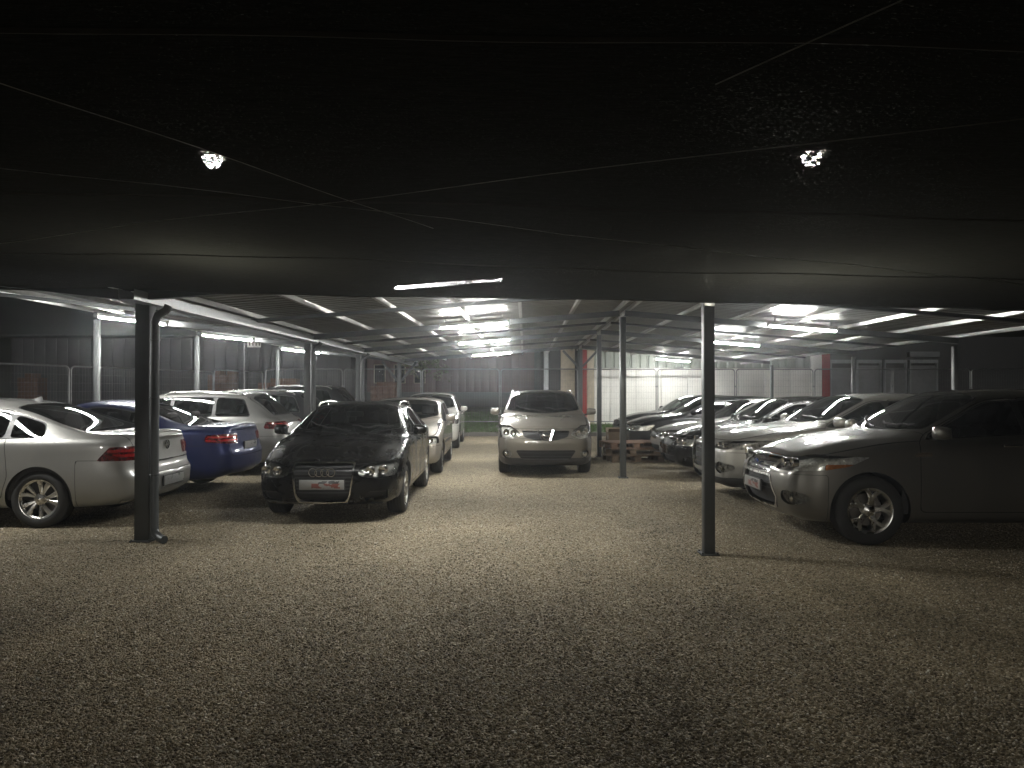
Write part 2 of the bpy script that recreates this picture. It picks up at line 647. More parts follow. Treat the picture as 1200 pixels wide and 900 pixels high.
    Y = np.array(cy).T @ BY.T
    Z = np.array(czv).T @ BZ.T
    X = np.repeat(sv[:, None], Y.shape[1], 1)
    Y = Y * tv[:, None]
    cap = (1 - tv**2)[:, None]
    X = X + np.where(sv[:, None] < L / 2, -S['bulge'], S['bulge'] * 0.8) * cap
    rk = pchip(S['rake'], Z.ravel()).reshape(Z.shape)
    X = X + rk * np.clip(1 - X / 0.7, 0, 1.3)**2
    rk = pchip(S['rrake'], Z.ravel()).reshape(Z.shape)
    X = X + rk * np.clip(1 - (L - X) / 0.6, 0, 1.3)**2
    ns, nr = X.shape
    P3 = np.stack([X, Y, Z], -1)
    du = np.gradient(P3, axis=0)
    dv = np.gradient(P3, axis=1)
    N3 = np.cross(dv, du)
    N3[:, 0, 1] = 0; N3[:, -1, 1] = 0
    N3[0, :, 1] = 0; N3[-1, :, 1] = 0
    ln = np.linalg.norm(N3, axis=-1, keepdims=True)
    bad = ln[..., 0] < 1e-10
    N3 = N3 / np.maximum(ln, 1e-12)
    N3[0][bad[0]] = (-1, 0, 0); N3[-1][bad[-1]] = (1, 0, 0)
    ids = np.arange(ns * nr).reshape(ns, nr)
    polys = [(int(ids[i, j]), int(ids[i, j + 1]), int(ids[i + 1, j + 1]), int(ids[i + 1, j])) for i in range(ns - 1) for j in range(nr - 1)]
    pool = Pool(P3.reshape(-1, 3), N3.reshape(-1, 3))
    FULL = Surf(pool, polys)
    A0 = P3.reshape(-1, 3)

    def front_x(y, z, rear=False):
        m = (A0[:, 0] > L - 0.8) if rear else (A0[:, 0] < 0.8)
        q = A0[m]
        i = np.argmin((q[:, 1] - abs(y))**2 + (q[:, 2] - z)**2 + (0.0 if rear else 0.0))
        return q[i, 0]

    def side_y(x, z):
        q = A0[A0[:, 1] > 0.4]
        i = np.argmin((q[:, 0] - x)**2 + (q[:, 2] - z)**2)
        return q[i, 1]

    root = empty(name, loc, rz)
    tag(root, label, cat, group)
    sh = L / 2
    det = S['detail']

    def part(nm, pieces, mats, side, parent=root):
        me = surf_mesh(nm, pieces, mats if isinstance(mats, (list, tuple)) else [mats], side, sh)
        return link(nm, me, parent) if me else None

    # --- regions
    ra = rt + 0.05
    arch = lambda c: (lambda x, y, z: np.maximum(np.hypot(x - c, z - rt * 0.99) - ra, 0.42 - y))
    slope = np.gradient(zr, xs)
    Off = cv(0.042 * np.sqrt(1 + np.minimum(slope**2, 9)))

    def sidewin(a, b, lean_a=0.0, lean_b=0.0):
        return lambda x, y, z: smax(Zs(x) + 0.03 - z, (z - Zr(x) + Off(x)) * 0.8, a + lean_a * (z - b0) - x, x - b - lean_b * (z - b0), 0.3 - y, k=0.05)
    sB, sC, sW = S['sB'], S['sC'], S['sW']
    wins = [sidewin(sc - 0.2, sB - 0.035, 0, -0.08), sidewin(sB + 0.035, sC - 0.03, -0.08, -0.1)]
    if sW > sC + 0.12: wins.append(sidewin(sC + 0.03, sW, -0.1, -0.55 if S['rear'] == 'hatch' else -0.3))
    Sl2 = lambda y: (y / hw)**2
    wscreen = lambda x, y, z: smax(sc + 0.05 + 0.28 * Sl2(y) - x, x - (sr - 0.0) - 0.10 * Sl2(y), y - (Wr(x) - 0.045), Zs(x) + 0.02 - z, k=0.06)
    if S['rear'] == 'hatch':
        rscreen = lambda x, y, z: smax(sR + 0.05 + 0.02 * Sl2(y) - x, zd + 0.035 - z, y - (Wr(x) - 0.06), sR - x, k=0.06)
    else:
        rscreen = lambda x, y, z: smax(sR + 0.02 - 0.06 * Sl2(y) - x, x - (sd - 0.05) + 0.10 * Sl2(y), y - (Wr(x) - 0.05), k=0.06)
    head = S['head'] or [(0.50 * hw, zn - 0.21), (hw + 0.2, zn - 0.19), (hw + 0.2, zn - 0.05), (0.60 * hw, zn - 0.085)]
    hside = S['headside'] or [(-0.3, zn - 0.3), (0.45, zn - 0.19), (0.68, zn - 0.04), (-0.3, zn + 0.1)]
    fhead = lambda x, y, z: smax(sdpoly(head, y, z), sdpoly(hside, x, z), k=0.02)
    grille = S['grille'] or [(-0.5, zn - 0.22), (0.40 * hw, zn - 0.22), (0.46 * hw, zn - 0.10), (-0.5, zn - 0.10)]
    fgr = lambda x, y, z: np.maximum(sdpoly(grille, y, z), x - 0.6)
    lower = S['lower'] or [(-0.5, 0.28), (0.55 * hw, 0.28), (0.6 * hw, 0.42), (-0.5, 0.42)]
    flo = lambda x, y, z: np.maximum(sdpoly(lower, y, z), x - 0.5)
    tail = S['tail'] or [(0.62 * hw, zend - 0.24), (hw + 0.2, zend - 0.24), (hw + 0.2, zend - 0.08), (0.55 * hw, zend - 0.08)]
    tside = S['tailside'] or [(L - 0.38, zend - 0.12), (L + 0.3, zend - 0.4), (L + 0.3, zend + 0.2), (L - 0.42, zend - 0.06)]
    ftl = lambda x, y, z: smax(sdpoly(tail, y, z), sdpoly(tside, x, z), k=0.02)
    up = lambda z, a: a - z

    # --- cut the skin
    body = FULL
    edges = []
    for c in (fo, ra_s):
        _, body, e = body.split(arch(c), True)
        edges.append((c, e))
    glass_side, trims = [], []
    for f in wins:
        g_, body = body.split(f)
        glass_side.append(g_)
    dlo = sidewin(sc - 0.2, max(sW, sC - 0.03), 0, -0.55 if S['rear'] == 'hatch' else -0.3)
    pil, body = body.split(lambda x, y, z: np.minimum.reduce([dlo(x, y, z)] + [f(x, y, z) - 0.006 for f in wins]))
    tr, body = body.split(lambda x, y, z: dlo(x, y, z) - (0.013 if S['chrome_side'] else 0.014))
    gw, body = body.split(wscreen)
    gw, stray = gw.main()
    body = Surf(pool, body.polys + stray.polys)
    gr_, body = body.split(rscreen)
    seal, body = body.split(lambda x, y, z: np.minimum(wscreen(x, y, z), rscreen(x, y, z)) - 0.014)
    hl, body = body.split(fhead)
    tl, body = body.split(ftl)
    grl, body = body.split(fgr)
    low, body = body.split(flo)
    gframe = lframe = None
    if S['grille_frame']:
        gframe, body = body.split(lambda x, y, z: fgr(x, y, z) - S['grille_frame'])
    if S['lower_frame']:
        lframe, body = body.split(lambda x, y, z: flo(x, y, z) - S['lower_frame'])
    fogs = None
    if S['fog']:
        fy, fz, fr, fk = S['fog']
        ffog = lambda x, y, z: np.maximum(np.hypot((y - fy) / fk, z - fz) - fr, x - 0.5)
        fogs, body = body.split(ffog)
    clad = None
    if S['clad']:
        zl = S['zb'] + 0.16
        fcl = lambda x, y, z: np.minimum.reduce([z - zl, np.maximum(np.hypot(x - fo, z - rt) - ra - 0.055, 0.5 - y), np.maximum(np.hypot(x - ra_s, z - rt) - ra - 0.055, 0.5 - y)])
        clad, body = body.split(fcl)
    # doors
    zdoor = S['zb'] + 0.14
    def doorf(a, b, k1, k2, rearcut):
        def f(x, y, z):
            r = smax(zdoor - z, a - x + k1 * np.maximum(0, z - b0), x - b - k2 * (z - b0), (z - Zr(x) + 0.012), 0.45 - y, k=0.05)
            if rearcut: r = smax(r, ra + 0.035 - np.hypot(x - ra_s, z - rt), k=0.05)
            else: r = smax(r, ra + 0.03 - np.hypot(x - fo, z - rt), k=0.04)
            return r
        return f
    gaps = []
    doors = []
    for f in (doorf(sc + 0.12, sB, 0.75, -0.08, False), doorf(sB, sC, 0.0, -0.1, True)):
        d_, body = body.split(lambda x, y, z: f(x, y, z) + 0.0035)
        gp, body = body.split(lambda x, y, z: f(x, y, z) - 0.0035)
        doors.append(d_); gaps.append(gp)
        if clad:
            gp2, clad = clad.split(lambda x, y, z: np.abs(f(x, y, z)) - 0.003)
            gaps.append(gp2)
    fhood = lambda x, y, z: smax(x - sc - 0.03 - 0.22 * Sl2(y), Zs(x) + 0.012 - z, (zn - 0.075) - z, k=0.03)
    hd, body = body.split(lambda x, y, z: fhood(x, y, z) + 0.0035)
    gp, body = body.split(lambda x, y, z: fhood(x, y, z) - 0.0035); gaps.append(gp)
    if S['rear'] == 'hatch':
        ftg = lambda x, y, z: smax(sR + 0.01 - x, y - np.minimum(0.78 * hw, Wr(x) + 0.0), (S['rplate_z'] - 0.14) - z, k=0.04)
    else:
        ftg = lambda x, y, z: smax(sd - 0.03 - x, y - 0.74 * hw, (S['rplate_z'] + 0.12 if S['rplate_z'] < 0.6 else S['rplate_z'] - 0.14) - z, k=0.04)
    tg, body = body.split(lambda x, y, z: ftg(x, y, z) + 0.0035)
    gp, body = body.split(lambda x, y, z: ftg(x, y, z) - 0.0035); gaps.append(gp)
    # tail lamps reach into the lid on some cars: lamp cut came first so nothing overlaps
    fb = lambda x, y, z: np.maximum(x - fo + ra + 0.02, z - (zn - 0.24))
    bump_f, body = body.split(lambda x, y, z: fb(x, y, z) + 0.0025)
    gp, body = body.split(lambda x, y, z: fb(x, y, z) - 0.0025); gaps.append(gp)
    rb = lambda x, y, z: np.maximum(ra_s + ra + 0.04 - x, z - (zend - 0.30))
    bump_r, body = body.split(lambda x, y, z: rb(x, y, z) + 0.0025)
    gp, body = body.split(lambda x, y, z: rb(x, y, z) - 0.0025); gaps.append(gp)

    part('body', [(body, 0, 0)] + [(q, -0.007, 1) for q in gaps], [paint_mat, M_GAP], 0)
    part('hood', [(hd, 0, 0)], paint_mat, 0)
    tgo = part('tailgate' if S['rear'] == 'hatch' else 'boot_lid', [(tg, 0, 0)], paint_mat, 0)
    bfo = part('bumper', [(bump_f, 0, 0)], paint_mat, 0)
    bro = part('bumper', [(bump_r, 0, 0)], paint_mat, 0)
    if clad: part('lower_cladding', [(clad, 0.004, 0)], M_BLACK, 0)
    seal_f, seal_r = seal.split(lambda x, y, z: x - 0.5 * (sr + sR))
    part('windscreen', [(gw, -0.004, 0), (seal_f.main()[0], -0.003, 1)], [M_GLASS, M_BLACK], 0)
    rwin = part('rear_window', [(gr_, -0.004, 0), (seal_r, -0.003, 1)], [M_DARKGLASS if S['dark_rear'] else M_GLASS, M_BLACK], 0)
    trim_mat = M_CHROME if S['chrome_side'] else M_BLACK
    for sg in (1, -1):
        part('window_trim', [(tr, 0.001, 0)], trim_mat, sg)
        part('window_pillar', [(pil, -0.001, 0)], M_PILLAR, sg)
        for k, d_ in enumerate(doors):
            do = part('door', [(d_, 0, 0)], paint_mat, sg)
            if do and det > 0:
                hx = (sB if k == 0 else sC) - 0.20
                hz = Zs(hx) - 0.085
                hy = side_y(hx, hz)
                mb = MB()
                mb.bev(hx - 0.10 - sh, hx + 0.09 - sh, (hy + 0.012), (hy + 0.034), hz - 0.014, hz + 0.014, 0.009)
                mb.bev(hx - 0.095 - sh, hx - 0.075 - sh, hy - 0.01, hy + 0.02, hz - 0.01, hz + 0.01, 0.004)
                mb.bev(hx + 0.065 - sh, hx + 0.085 - sh, hy - 0.01, hy + 0.02, hz - 0.01, hz + 0.01, 0.004)
                if sg < 0: mb.v = [(a, -b, c) for a, b, c in mb.v]; mb.f = [f[::-1] for f in mb.f]
                mb.build('door_handle', M_CHROME if S['chrome_side'] else paint_mat, do)
        for k, gs in enumerate(glass_side):
            part('side_window', [(gs, -0.004, 0)], M_DARKGLASS if (S['dark_rear'] and k > 0) or S.get('tinted') else M_GLASS, sg)
    # --- lamps
    rf = FULL.keep(lambda x, y, z: fhead(x, y, z) - 0.015)
    rfa = None
    if S['amber']:
        ay = 0.80 * hw
        rfa, rf = rf.split(lambda x, y, z: np.maximum(0.36 - x, z - (zn - 0.13)))
    for sg in (1, -1):
        h = part('headlight', [(hl, 0.0, 0)], M_LENS, sg)
        if h:
            part('reflector', [(rf, -0.055, 0)] + ([(rfa, -0.03, 1)] if rfa else []), [M_SMOKE if S['smoked'] else M_REFLECTOR, M_AMBER], sg, h)
            A = np.array([pool.P[i] for pl in hl.polys for i in pl])
            if len(A) and det > 0:
                ylo, yhi = A[:, 1].min(), A[:, 1].max()
                for q in (0.3, 0.62):
                    yy = ylo + (yhi - ylo) * q
                    sel = A[np.abs(A[:, 1] - yy) < 0.05]
                    if not len(sel): continue
                    zz = 0.5 * (sel[:, 2].min() + sel[:, 2].max())
                    xx = sel[:, 0].min() + 0.02
                    rad = min(0.055, 0.38 * (sel[:, 2].max() - sel[:, 2].min()))
                    b = MB()
                    b.lathe([(0.0, 0.012), (rad * 0.5, 0.006), (rad * 0.75, 0.014), (rad * 0.8, 0.016), (rad, 0.0), (rad * 1.02, 0.004), (rad * 0.9, 0.06), (0, 0.065)], 20, axis='x')
                    b.v = [(x + xx - sh, (y + yy) * sg, z + zz) for x, y, z in b.v]
                    if sg < 0: b.f = [f[::-1] for f in b.f]
                    b.build('projector', M_CHROME, h)
        t = part('tail_light', [(tl, 0.002, 0)], M_REDLAMP, sg)
        if t:
            A = np.array([pool.P[i] for pl in tl.polys for i in pl])
            z0_, z1_ = A[:, 2].min(), A[:, 2].max()
            for q in (0.36, 0.70):
                zz = z0_ + (z1_ - z0_) * q
                bar_ = tl.keep(lambda x, y, z: np.maximum(np.abs(z - zz) - 0.1 * (z1_ - z0_), ftl(x, y, z) + 0.012))
                part('light_bar', [(bar_, 0.004, 0)], M_REDBRIGHT, sg, t)
        if fogs and fogs.polys:
            fo_ = part('fog_light', [(fogs, -0.012, 0)], M_LENS, sg)
            part('reflector', [(FULL.keep(lambda x, y, z: ffog(x, y, z) - 0.01), -0.04, 0)], M_SMOKE, sg, fo_)
            b = MB()
            r_ = fr * 0.62
            b.lathe([(0, 0.0), (r_ * 0.9, 0.006), (r_, 0.0), (r_ * 1.1, 0.01), (0, 0.03)], 20, axis='x')
            xx = front_x(fy, fz) + 0.02
            b.v = [(x + xx - sh, (y + fy) * sg, z + fz) for x, y, z in b.v]
            b.build('projector', M_CHROME, fo_)
    # --- grilles
    def grille_part(nm, f, n, bar, frame, fmat, bmat, depth=0.04, side=0):
        back = FULL.keep(lambda x, y, z: f(x, y, z) - 0.012)
        go = part(nm, [(back, -depth, 0)], M_GAP, side)
        if not go: return
        A = np.array([pool.P[i] for pl in back.polys for i in pl])
        z0_, z1_ = A[:, 2].min() + 0.012, A[:, 2].max() - 0.012
        for k in range(n):
            zz = z0_ + (z1_ - z0_) * (k + 0.5) / n
            slat = FULL.keep(f).keep(lambda x, y, z: np.abs(z - zz) - bar)
            part('grille_bar', [(slat, -0.012, 0)], bmat, side, go)
        if frame: part('grille_frame', [(frame, 0.007, 0)], fmat, side, go)
        return go
    grille_part('grille', fgr, S['slats'], S.get('bar', 0.007), gframe, S.get('gframe_mat', M_CHROME), S.get('bar_mat', M_BLACK))
    for sg in ((0,) if min(q[0] for q in lower) < 0 else (1, -1)):
        grille_part('lower_grille', flo, S.get('lslats', 4), 0.006, lframe, S.get('lframe_mat', M_CHROME), M_BLACK, side=sg)
    # --- arch liners
    for c, e in edges:
        e = [i for i in e if pool.P[i][1] > 0.55]
        e.sort(key=lambda i: math.atan2(pool.P[i][0] - c, pool.P[i][2] - rt))
        for sg in (1, -1):
            vs = []
            for i in e:
                p = pool.P[i]
                vs += [(p[0] - sh, p[1] * sg, p[2]), (p[0] - sh, 0.5 * sg, p[2])]
            fs = [(2 * k, 2 * k + 1, 2 * k + 3, 2 * k + 2) for k in range(len(e) - 1)]
            MB().add(vs, fs, 0, True).build('arch_liner', M_BLACK, root)
    # --- wheels
    ty, ri, di = wheel_meshes(rt, S['rr'], S['wheel'])
    for c in (fo, ra_s):
        for sg in (1, -1):
            wy = (float(Wd(c)) - 0.135) * sg
            we = empty('wheel', (c - sh, wy, rt), 0 if sg > 0 else math.pi, root)
            we.rotation_euler = (0, rnd.uniform(0, 1.2), 0 if sg > 0 else math.pi)
            link('tyre', ty, we); link('rim', ri, we); link('brake_disc', di, we)
    # --- mirrors
    mx = sc + 0.30
    mz = b0 + 0.075
    for sg in (1, -1):
        my = float(Wd(mx)) * 0.955
        vs, fs = [], []
        for i in range(9):
            th = math.pi * i / 8
            for j in range(14):
                ph = 2 * math.pi * j / 14
                e_ = lambda v, p: math.copysign(abs(v)**p, v)
                yy = e_(math.cos(ph), 0.55) * math.sin(th) ** 0.5
                zz = e_(math.sin(ph), 0.55) * math.sin(th) ** 0.5
                xx = -math.cos(th)
                xx = xx * (0.08 if xx < 0 else 0.035)
                vs.append((mx + xx + 0.0 - sh + 0.05 * yy * 0.3, sg * (my + 0.115 + 0.098 * yy), mz + 0.03 + 0.068 * zz * (1.0 - 0.12 * yy)))
        for i in range(8):
            for j in range(14):
                q = (i * 14 + j, i * 14 + (j + 1) % 14, i * 14 + 14 + (j + 1) % 14, i * 14 + 14 + j)
                fs.append(q if sg < 0 else q[::-1])
        mo = MB().add(vs, fs, 0, True)
        mo.beam((mx - sh, sg * (my - 0.04), mz - 0.035), (mx - sh, sg * (my + 0.09), mz - 0.015), 0.06, 0.03, 1)
        mo = mo.build('door_mirror', [M_BLACK if S['mirror_dark'] else paint_mat, M_BLACK], root)
        g_ = MB()
        g_.bev(mx + 0.030 - sh, mx + 0.040 - sh, min(sg * (my + 0.035), sg * (my + 0.195)), max(sg * (my + 0.035), sg * (my + 0.195)), mz - 0.022, mz + 0.08, 0.004)
        g_.build('mirror_glass', M_MIRROR, mo)
    # --- cabin
    if det > 0:
        lin = FULL.keep(lambda x, y, z: np.maximum.reduce([0.3 - z, z - Zs(x) + 0.015, sc - 0.05 - x, x - (L - 0.35)]))
        part('cabin_lining', [(lin, -0.05, 0)], M_LINING, 0)
        fl = MB().box(sc - sh, L - 0.4 - sh, -hw * 0.84, hw * 0.84, 0.30, 0.34)
        fl.build('cabin_floor', M_LINING, root)
        db = MB().bev(sc + 0.02 - sh, sc + 0.62 - sh, -hw * 0.80, hw * 0.80, 0.6, b0 - 0.005, 0.06)
        db.build('dashboard', M_LINING, root)
        def seat(x, y, wd, nm='seat'):
            s = MB()
            s.bev(x - 0.05 - sh, x + 0.48 - sh, y - wd, y + wd, 0.36, 0.55, 0.05)
            m = Matrix.Translation((x + 0.47 - sh, y, 0.5)) @ Matrix.Rotation(R(20), 4, 'Y')
            top = (b0 + 0.14 - 0.5)
            s.bev(-0.06, 0.07, -wd, wd, 0, top, 0.05, mat=m)
            for hy in ((0,) if wd < 0.4 else (-0.42, 0.42)):
                s.bev(-0.04, 0.05, hy - 0.13, hy + 0.13, top + 0.04, top + 0.22, 0.04, mat=m)
                s.tube([m @ Vector((0, hy, top - 0.03)), m @ Vector((0, hy, top + 0.06))], 0.02, 6)
            s.build(nm, M_SEAT, root)
        seat(sB - 0.52, 0.37, 0.25); seat(sB - 0.52, -0.37, 0.25)
        seat(min(sC - 0.42, ra_s - 0.55), 0, hw * 0.70)
        sw = MB()
        cx, cyv, cz = sc + 0.70, -0.37, b0 - 0.03
        m = Matrix.Translation((cx - sh, cyv, cz)) @ Matrix.Rotation(R(-64), 4, 'Y')
        sw.tube([m @ Vector((0.185 * math.cos(a), 0.185 * math.sin(a), 0)) for a in np.linspace(0, 2 * math.pi, 24, endpoint=False)], 0.016, 6, closed=True)
        for a in (0, 2.4, -2.4):
            sw.tube([m @ Vector((0, 0, -0.02)), m @ Vector((0.18 * math.cos(a), 0.18 * math.sin(a), 0))], 0.016, 6)
        sw.build('steering_wheel', M_BLACK, root)
        rm = MB().bev(sr - 0.12 - sh, sr - 0.08 - sh, -0.12, 0.12, H - 0.22, H - 0.145, 0.015)
        rm.beam((sr - 0.09 - sh, 0, H - 0.15), (sr - 0.06 - sh, 0, H - 0.075), 0.02, 0.02)
        rm.build('rear_view_mirror', M_BLACK, root)
    # --- plates
    def plate(front, z, mat):
        x = front_x(0.0, z, not front)
        sgn = -1 if front else 1
        b = MB()
        b.bev(x + sgn * 0.018 - 0.006 - sh, x + sgn * 0.018 + 0.006 - sh, -0.26, 0.26, z - 0.056, z + 0.056, 0.004)
        b.box(min(x, x + sgn * 0.014) - sh, max(x, x + sgn * 0.014) - sh, -0.268, 0.268, z - 0.064, z + 0.064, 1)
        return b.build('number_plate', [mat, M_BLACK], bfo if front else bro)
    if S['plate_f']: plate(True, S['plate_z'], M_PLATE)
    if S['plate_r']: plate(False, S['rplate_z'], M_PLATE if S.get('rplate_print') else M_WHITEPLATE)
    # --- roof rails
    if S['rails']:
        for sg in (1, -1):
            q = np.linspace(sr + 0.18, sR - 0.05, 14)
            pts = []
            for k, x in enumerate(q):
                lift = 0.03 if 0 < k < 13 else -0.01
                pts.append((x - sh, sg * (Wr(x) - 0.03), Zr(x) + 0.035 + lift))
            MB().tube(pts, 0.014, 8).build('roof_rail', S.get('rail_mat', M_ALLOY), root)
    # --- wipers
    if det > 1:
        for y0, y1 in ((-0.62, -0.05), (-0.05, 0.55)):
            pts = []
            for t in np.linspace(0, 1, 8):
                y = (y0 + (y1 - y0) * t) * (hw / 0.9)
                x = sc + 0.075 + 0.28 * Sl2(y) + 0.10 * t
                i = np.argmin((A0[:, 0] - x)**2 + (A0[:, 1] - abs(y))**2 + 100 * (A0[:, 2] < b0 - 0.05))
                p = A0[i] + pool.N[i] * 0.02
                pts.append((p[0] - sh, y, p[2]))
            MB().tube(pts, 0.009, 5).build('wiper', M_BLACK, root)
    if S['antenna']:
        xa = sR - 0.12
        b = MB()
        prof = [(-0.09, 0.0, 0.02), (-0.05, 0.02, 0.022), (0.0, 0.05, 0.016), (0.04, 0.065, 0.008), (0.05, 0.0, 0.01)]
        vs = []
        for x, z, w2 in prof:
            vs += [(xa + x - sh, -w2, float(Zt(xa + x)) - 0.01), (xa + x - sh, w2, float(Zt(xa + x)) - 0.01), (xa + x - sh, 0, float(Zt(xa + x)) + z)]
        fs = []
        for k in range(4):
            for a, c2 in ((0, 2), (2, 1)):
                fs.append((k * 3 + a, k * 3 + c2, k * 3 + 3 + c2, k * 3 + 3 + a))
        b.add(vs, fs, 0, True).build('antenna', M_BLACK, root)
    if S['spoiler']:
        sp = FULL.keep(lambda x, y, z: np.maximum.reduce([sR - 0.12 - x, x - sR - 0.06, y - (Wr(x) - 0.02), (H - 0.22) - z]))
        part('spoiler', [(sp, 0.022, 0)], paint_mat, 0)
    info = dict(root=root, sh=sh, front_x=front_x, side_y=side_y, hood=root, S=S, tail=tgo, Zs=Zs, Zt=Zt, part=part, FULL=FULL, A0=A0, pool=pool, gro=None)
    return info


def ring(parent, x, y, z, r, t, mat, name='emblem', sq=1.0, n=24, tilt=0.0):
    m = Matrix.Translation((x, y, z)) @ Matrix.Rotation(tilt, 4, 'Y')
    pts = [m @ Vector((0, r * math.cos(a), r * sq * math.sin(a))) for a in np.linspace(0, 2 * math.pi, n, endpoint=False)]
    return MB().tube(pts, t, 6, closed=True).build(name, mat, parent)
# ------------------------------------------------------------------ setting materials
def gravel_material():
    m, nt, p = new_mat("gravel_ground")
    tc = nt.nodes.new("ShaderNodeTexCoord")
    vo = nt.nodes.new("ShaderNodeTexVoronoi")
    vo.inputs["Scale"].default_value = 80.0
    vo.inputs["Randomness"].default_value = 1.0
    nt.links.new(tc.outputs["Object"], vo.inputs["Vector"])
    sep = nt.nodes.new("ShaderNodeSeparateColor")
    nt.links.new(vo.outputs["Color"], sep.inputs[0])
    c = ramp(nt, sep.outputs[0], [(0.0, (0.08, 0.063, 0.038)), (0.35, (0.188, 0.152, 0.094)), (0.7, (0.298, 0.246, 0.158)), (1.0, (0.48, 0.42, 0.3))])
    big = add_noise(nt, 0.55, 5, 0.6)
    bc = ramp(nt, big.outputs["Fac"], [(0.3, 0.62), (0.7, 0.92)])
    mul = nt.nodes.new("ShaderNodeMix"); mul.data_type = 'RGBA'; mul.blend_type = 'MULTIPLY'
    mul.inputs[0].default_value = 1.0
    nt.links.new(c.outputs[0], mul.inputs[6]); nt.links.new(bc.outputs[0], mul.inputs[7])
    nt.links.new(mul.outputs[2], p.inputs["Base Color"])
    p.inputs["Roughness"].default_value = 0.9
    b = nt.nodes.new("ShaderNodeBump")
    b.inputs["Strength"].default_value = 1.0
    b.inputs["Distance"].default_value = 0.012
    inv = nt.nodes.new("ShaderNodeMath"); inv.operation = 'SUBTRACT'; inv.inputs[0].default_value = 1.0
    nt.links.new(vo.outputs["Distance"], inv.inputs[1])
    nt.links.new(inv.outputs[0], b.inputs["Height"])
    nt.links.new(b.outputs[0], p.inputs["Normal"])
    return m


def stone_material():
    m, nt, p = new_mat("gravel_stone")
    oi = nt.nodes.new("ShaderNodeObjectInfo")
    c = ramp(nt, oi.outputs["Random"], [(0.0, (0.075, 0.06, 0.038)), (0.3, (0.17, 0.138, 0.086)), (0.65, (0.28, 0.23, 0.15)), (0.92, (0.41, 0.355, 0.255)), (1.0, (0.52, 0.49, 0.42))])
    geo = nt.nodes.new("ShaderNodeNewGeometry")
    mpp = nt.nodes.new("ShaderNodeMapping"); mpp.inputs["Scale"].default_value = (1.5, 0.45, 1)
    nt.links.new(geo.outputs["Position"], mpp.inputs[0])
    n = nt.nodes.new("ShaderNodeTexNoise"); n.inputs["Scale"].default_value = 1.0; n.inputs["Detail"].default_value = 5
    nt.links.new(mpp.outputs[0], n.inputs["Vector"])
    cc = ramp(nt, n.outputs["Fac"], [(0.35, 0.66), (0.65, 1.18)])
    mul = nt.nodes.new("ShaderNodeMix"); mul.data_type = 'RGBA'; mul.blend_type = 'MULTIPLY'
    mul.inputs[0].default_value = 1.0
    nt.links.new(c.outputs[0], mul.inputs[6]); nt.links.new(cc.outputs[0], mul.inputs[7])
    nt.links.new(mul.outputs[2], p.inputs["Base Color"])
    p.inputs["Roughness"].default_value = 0.85
    return m


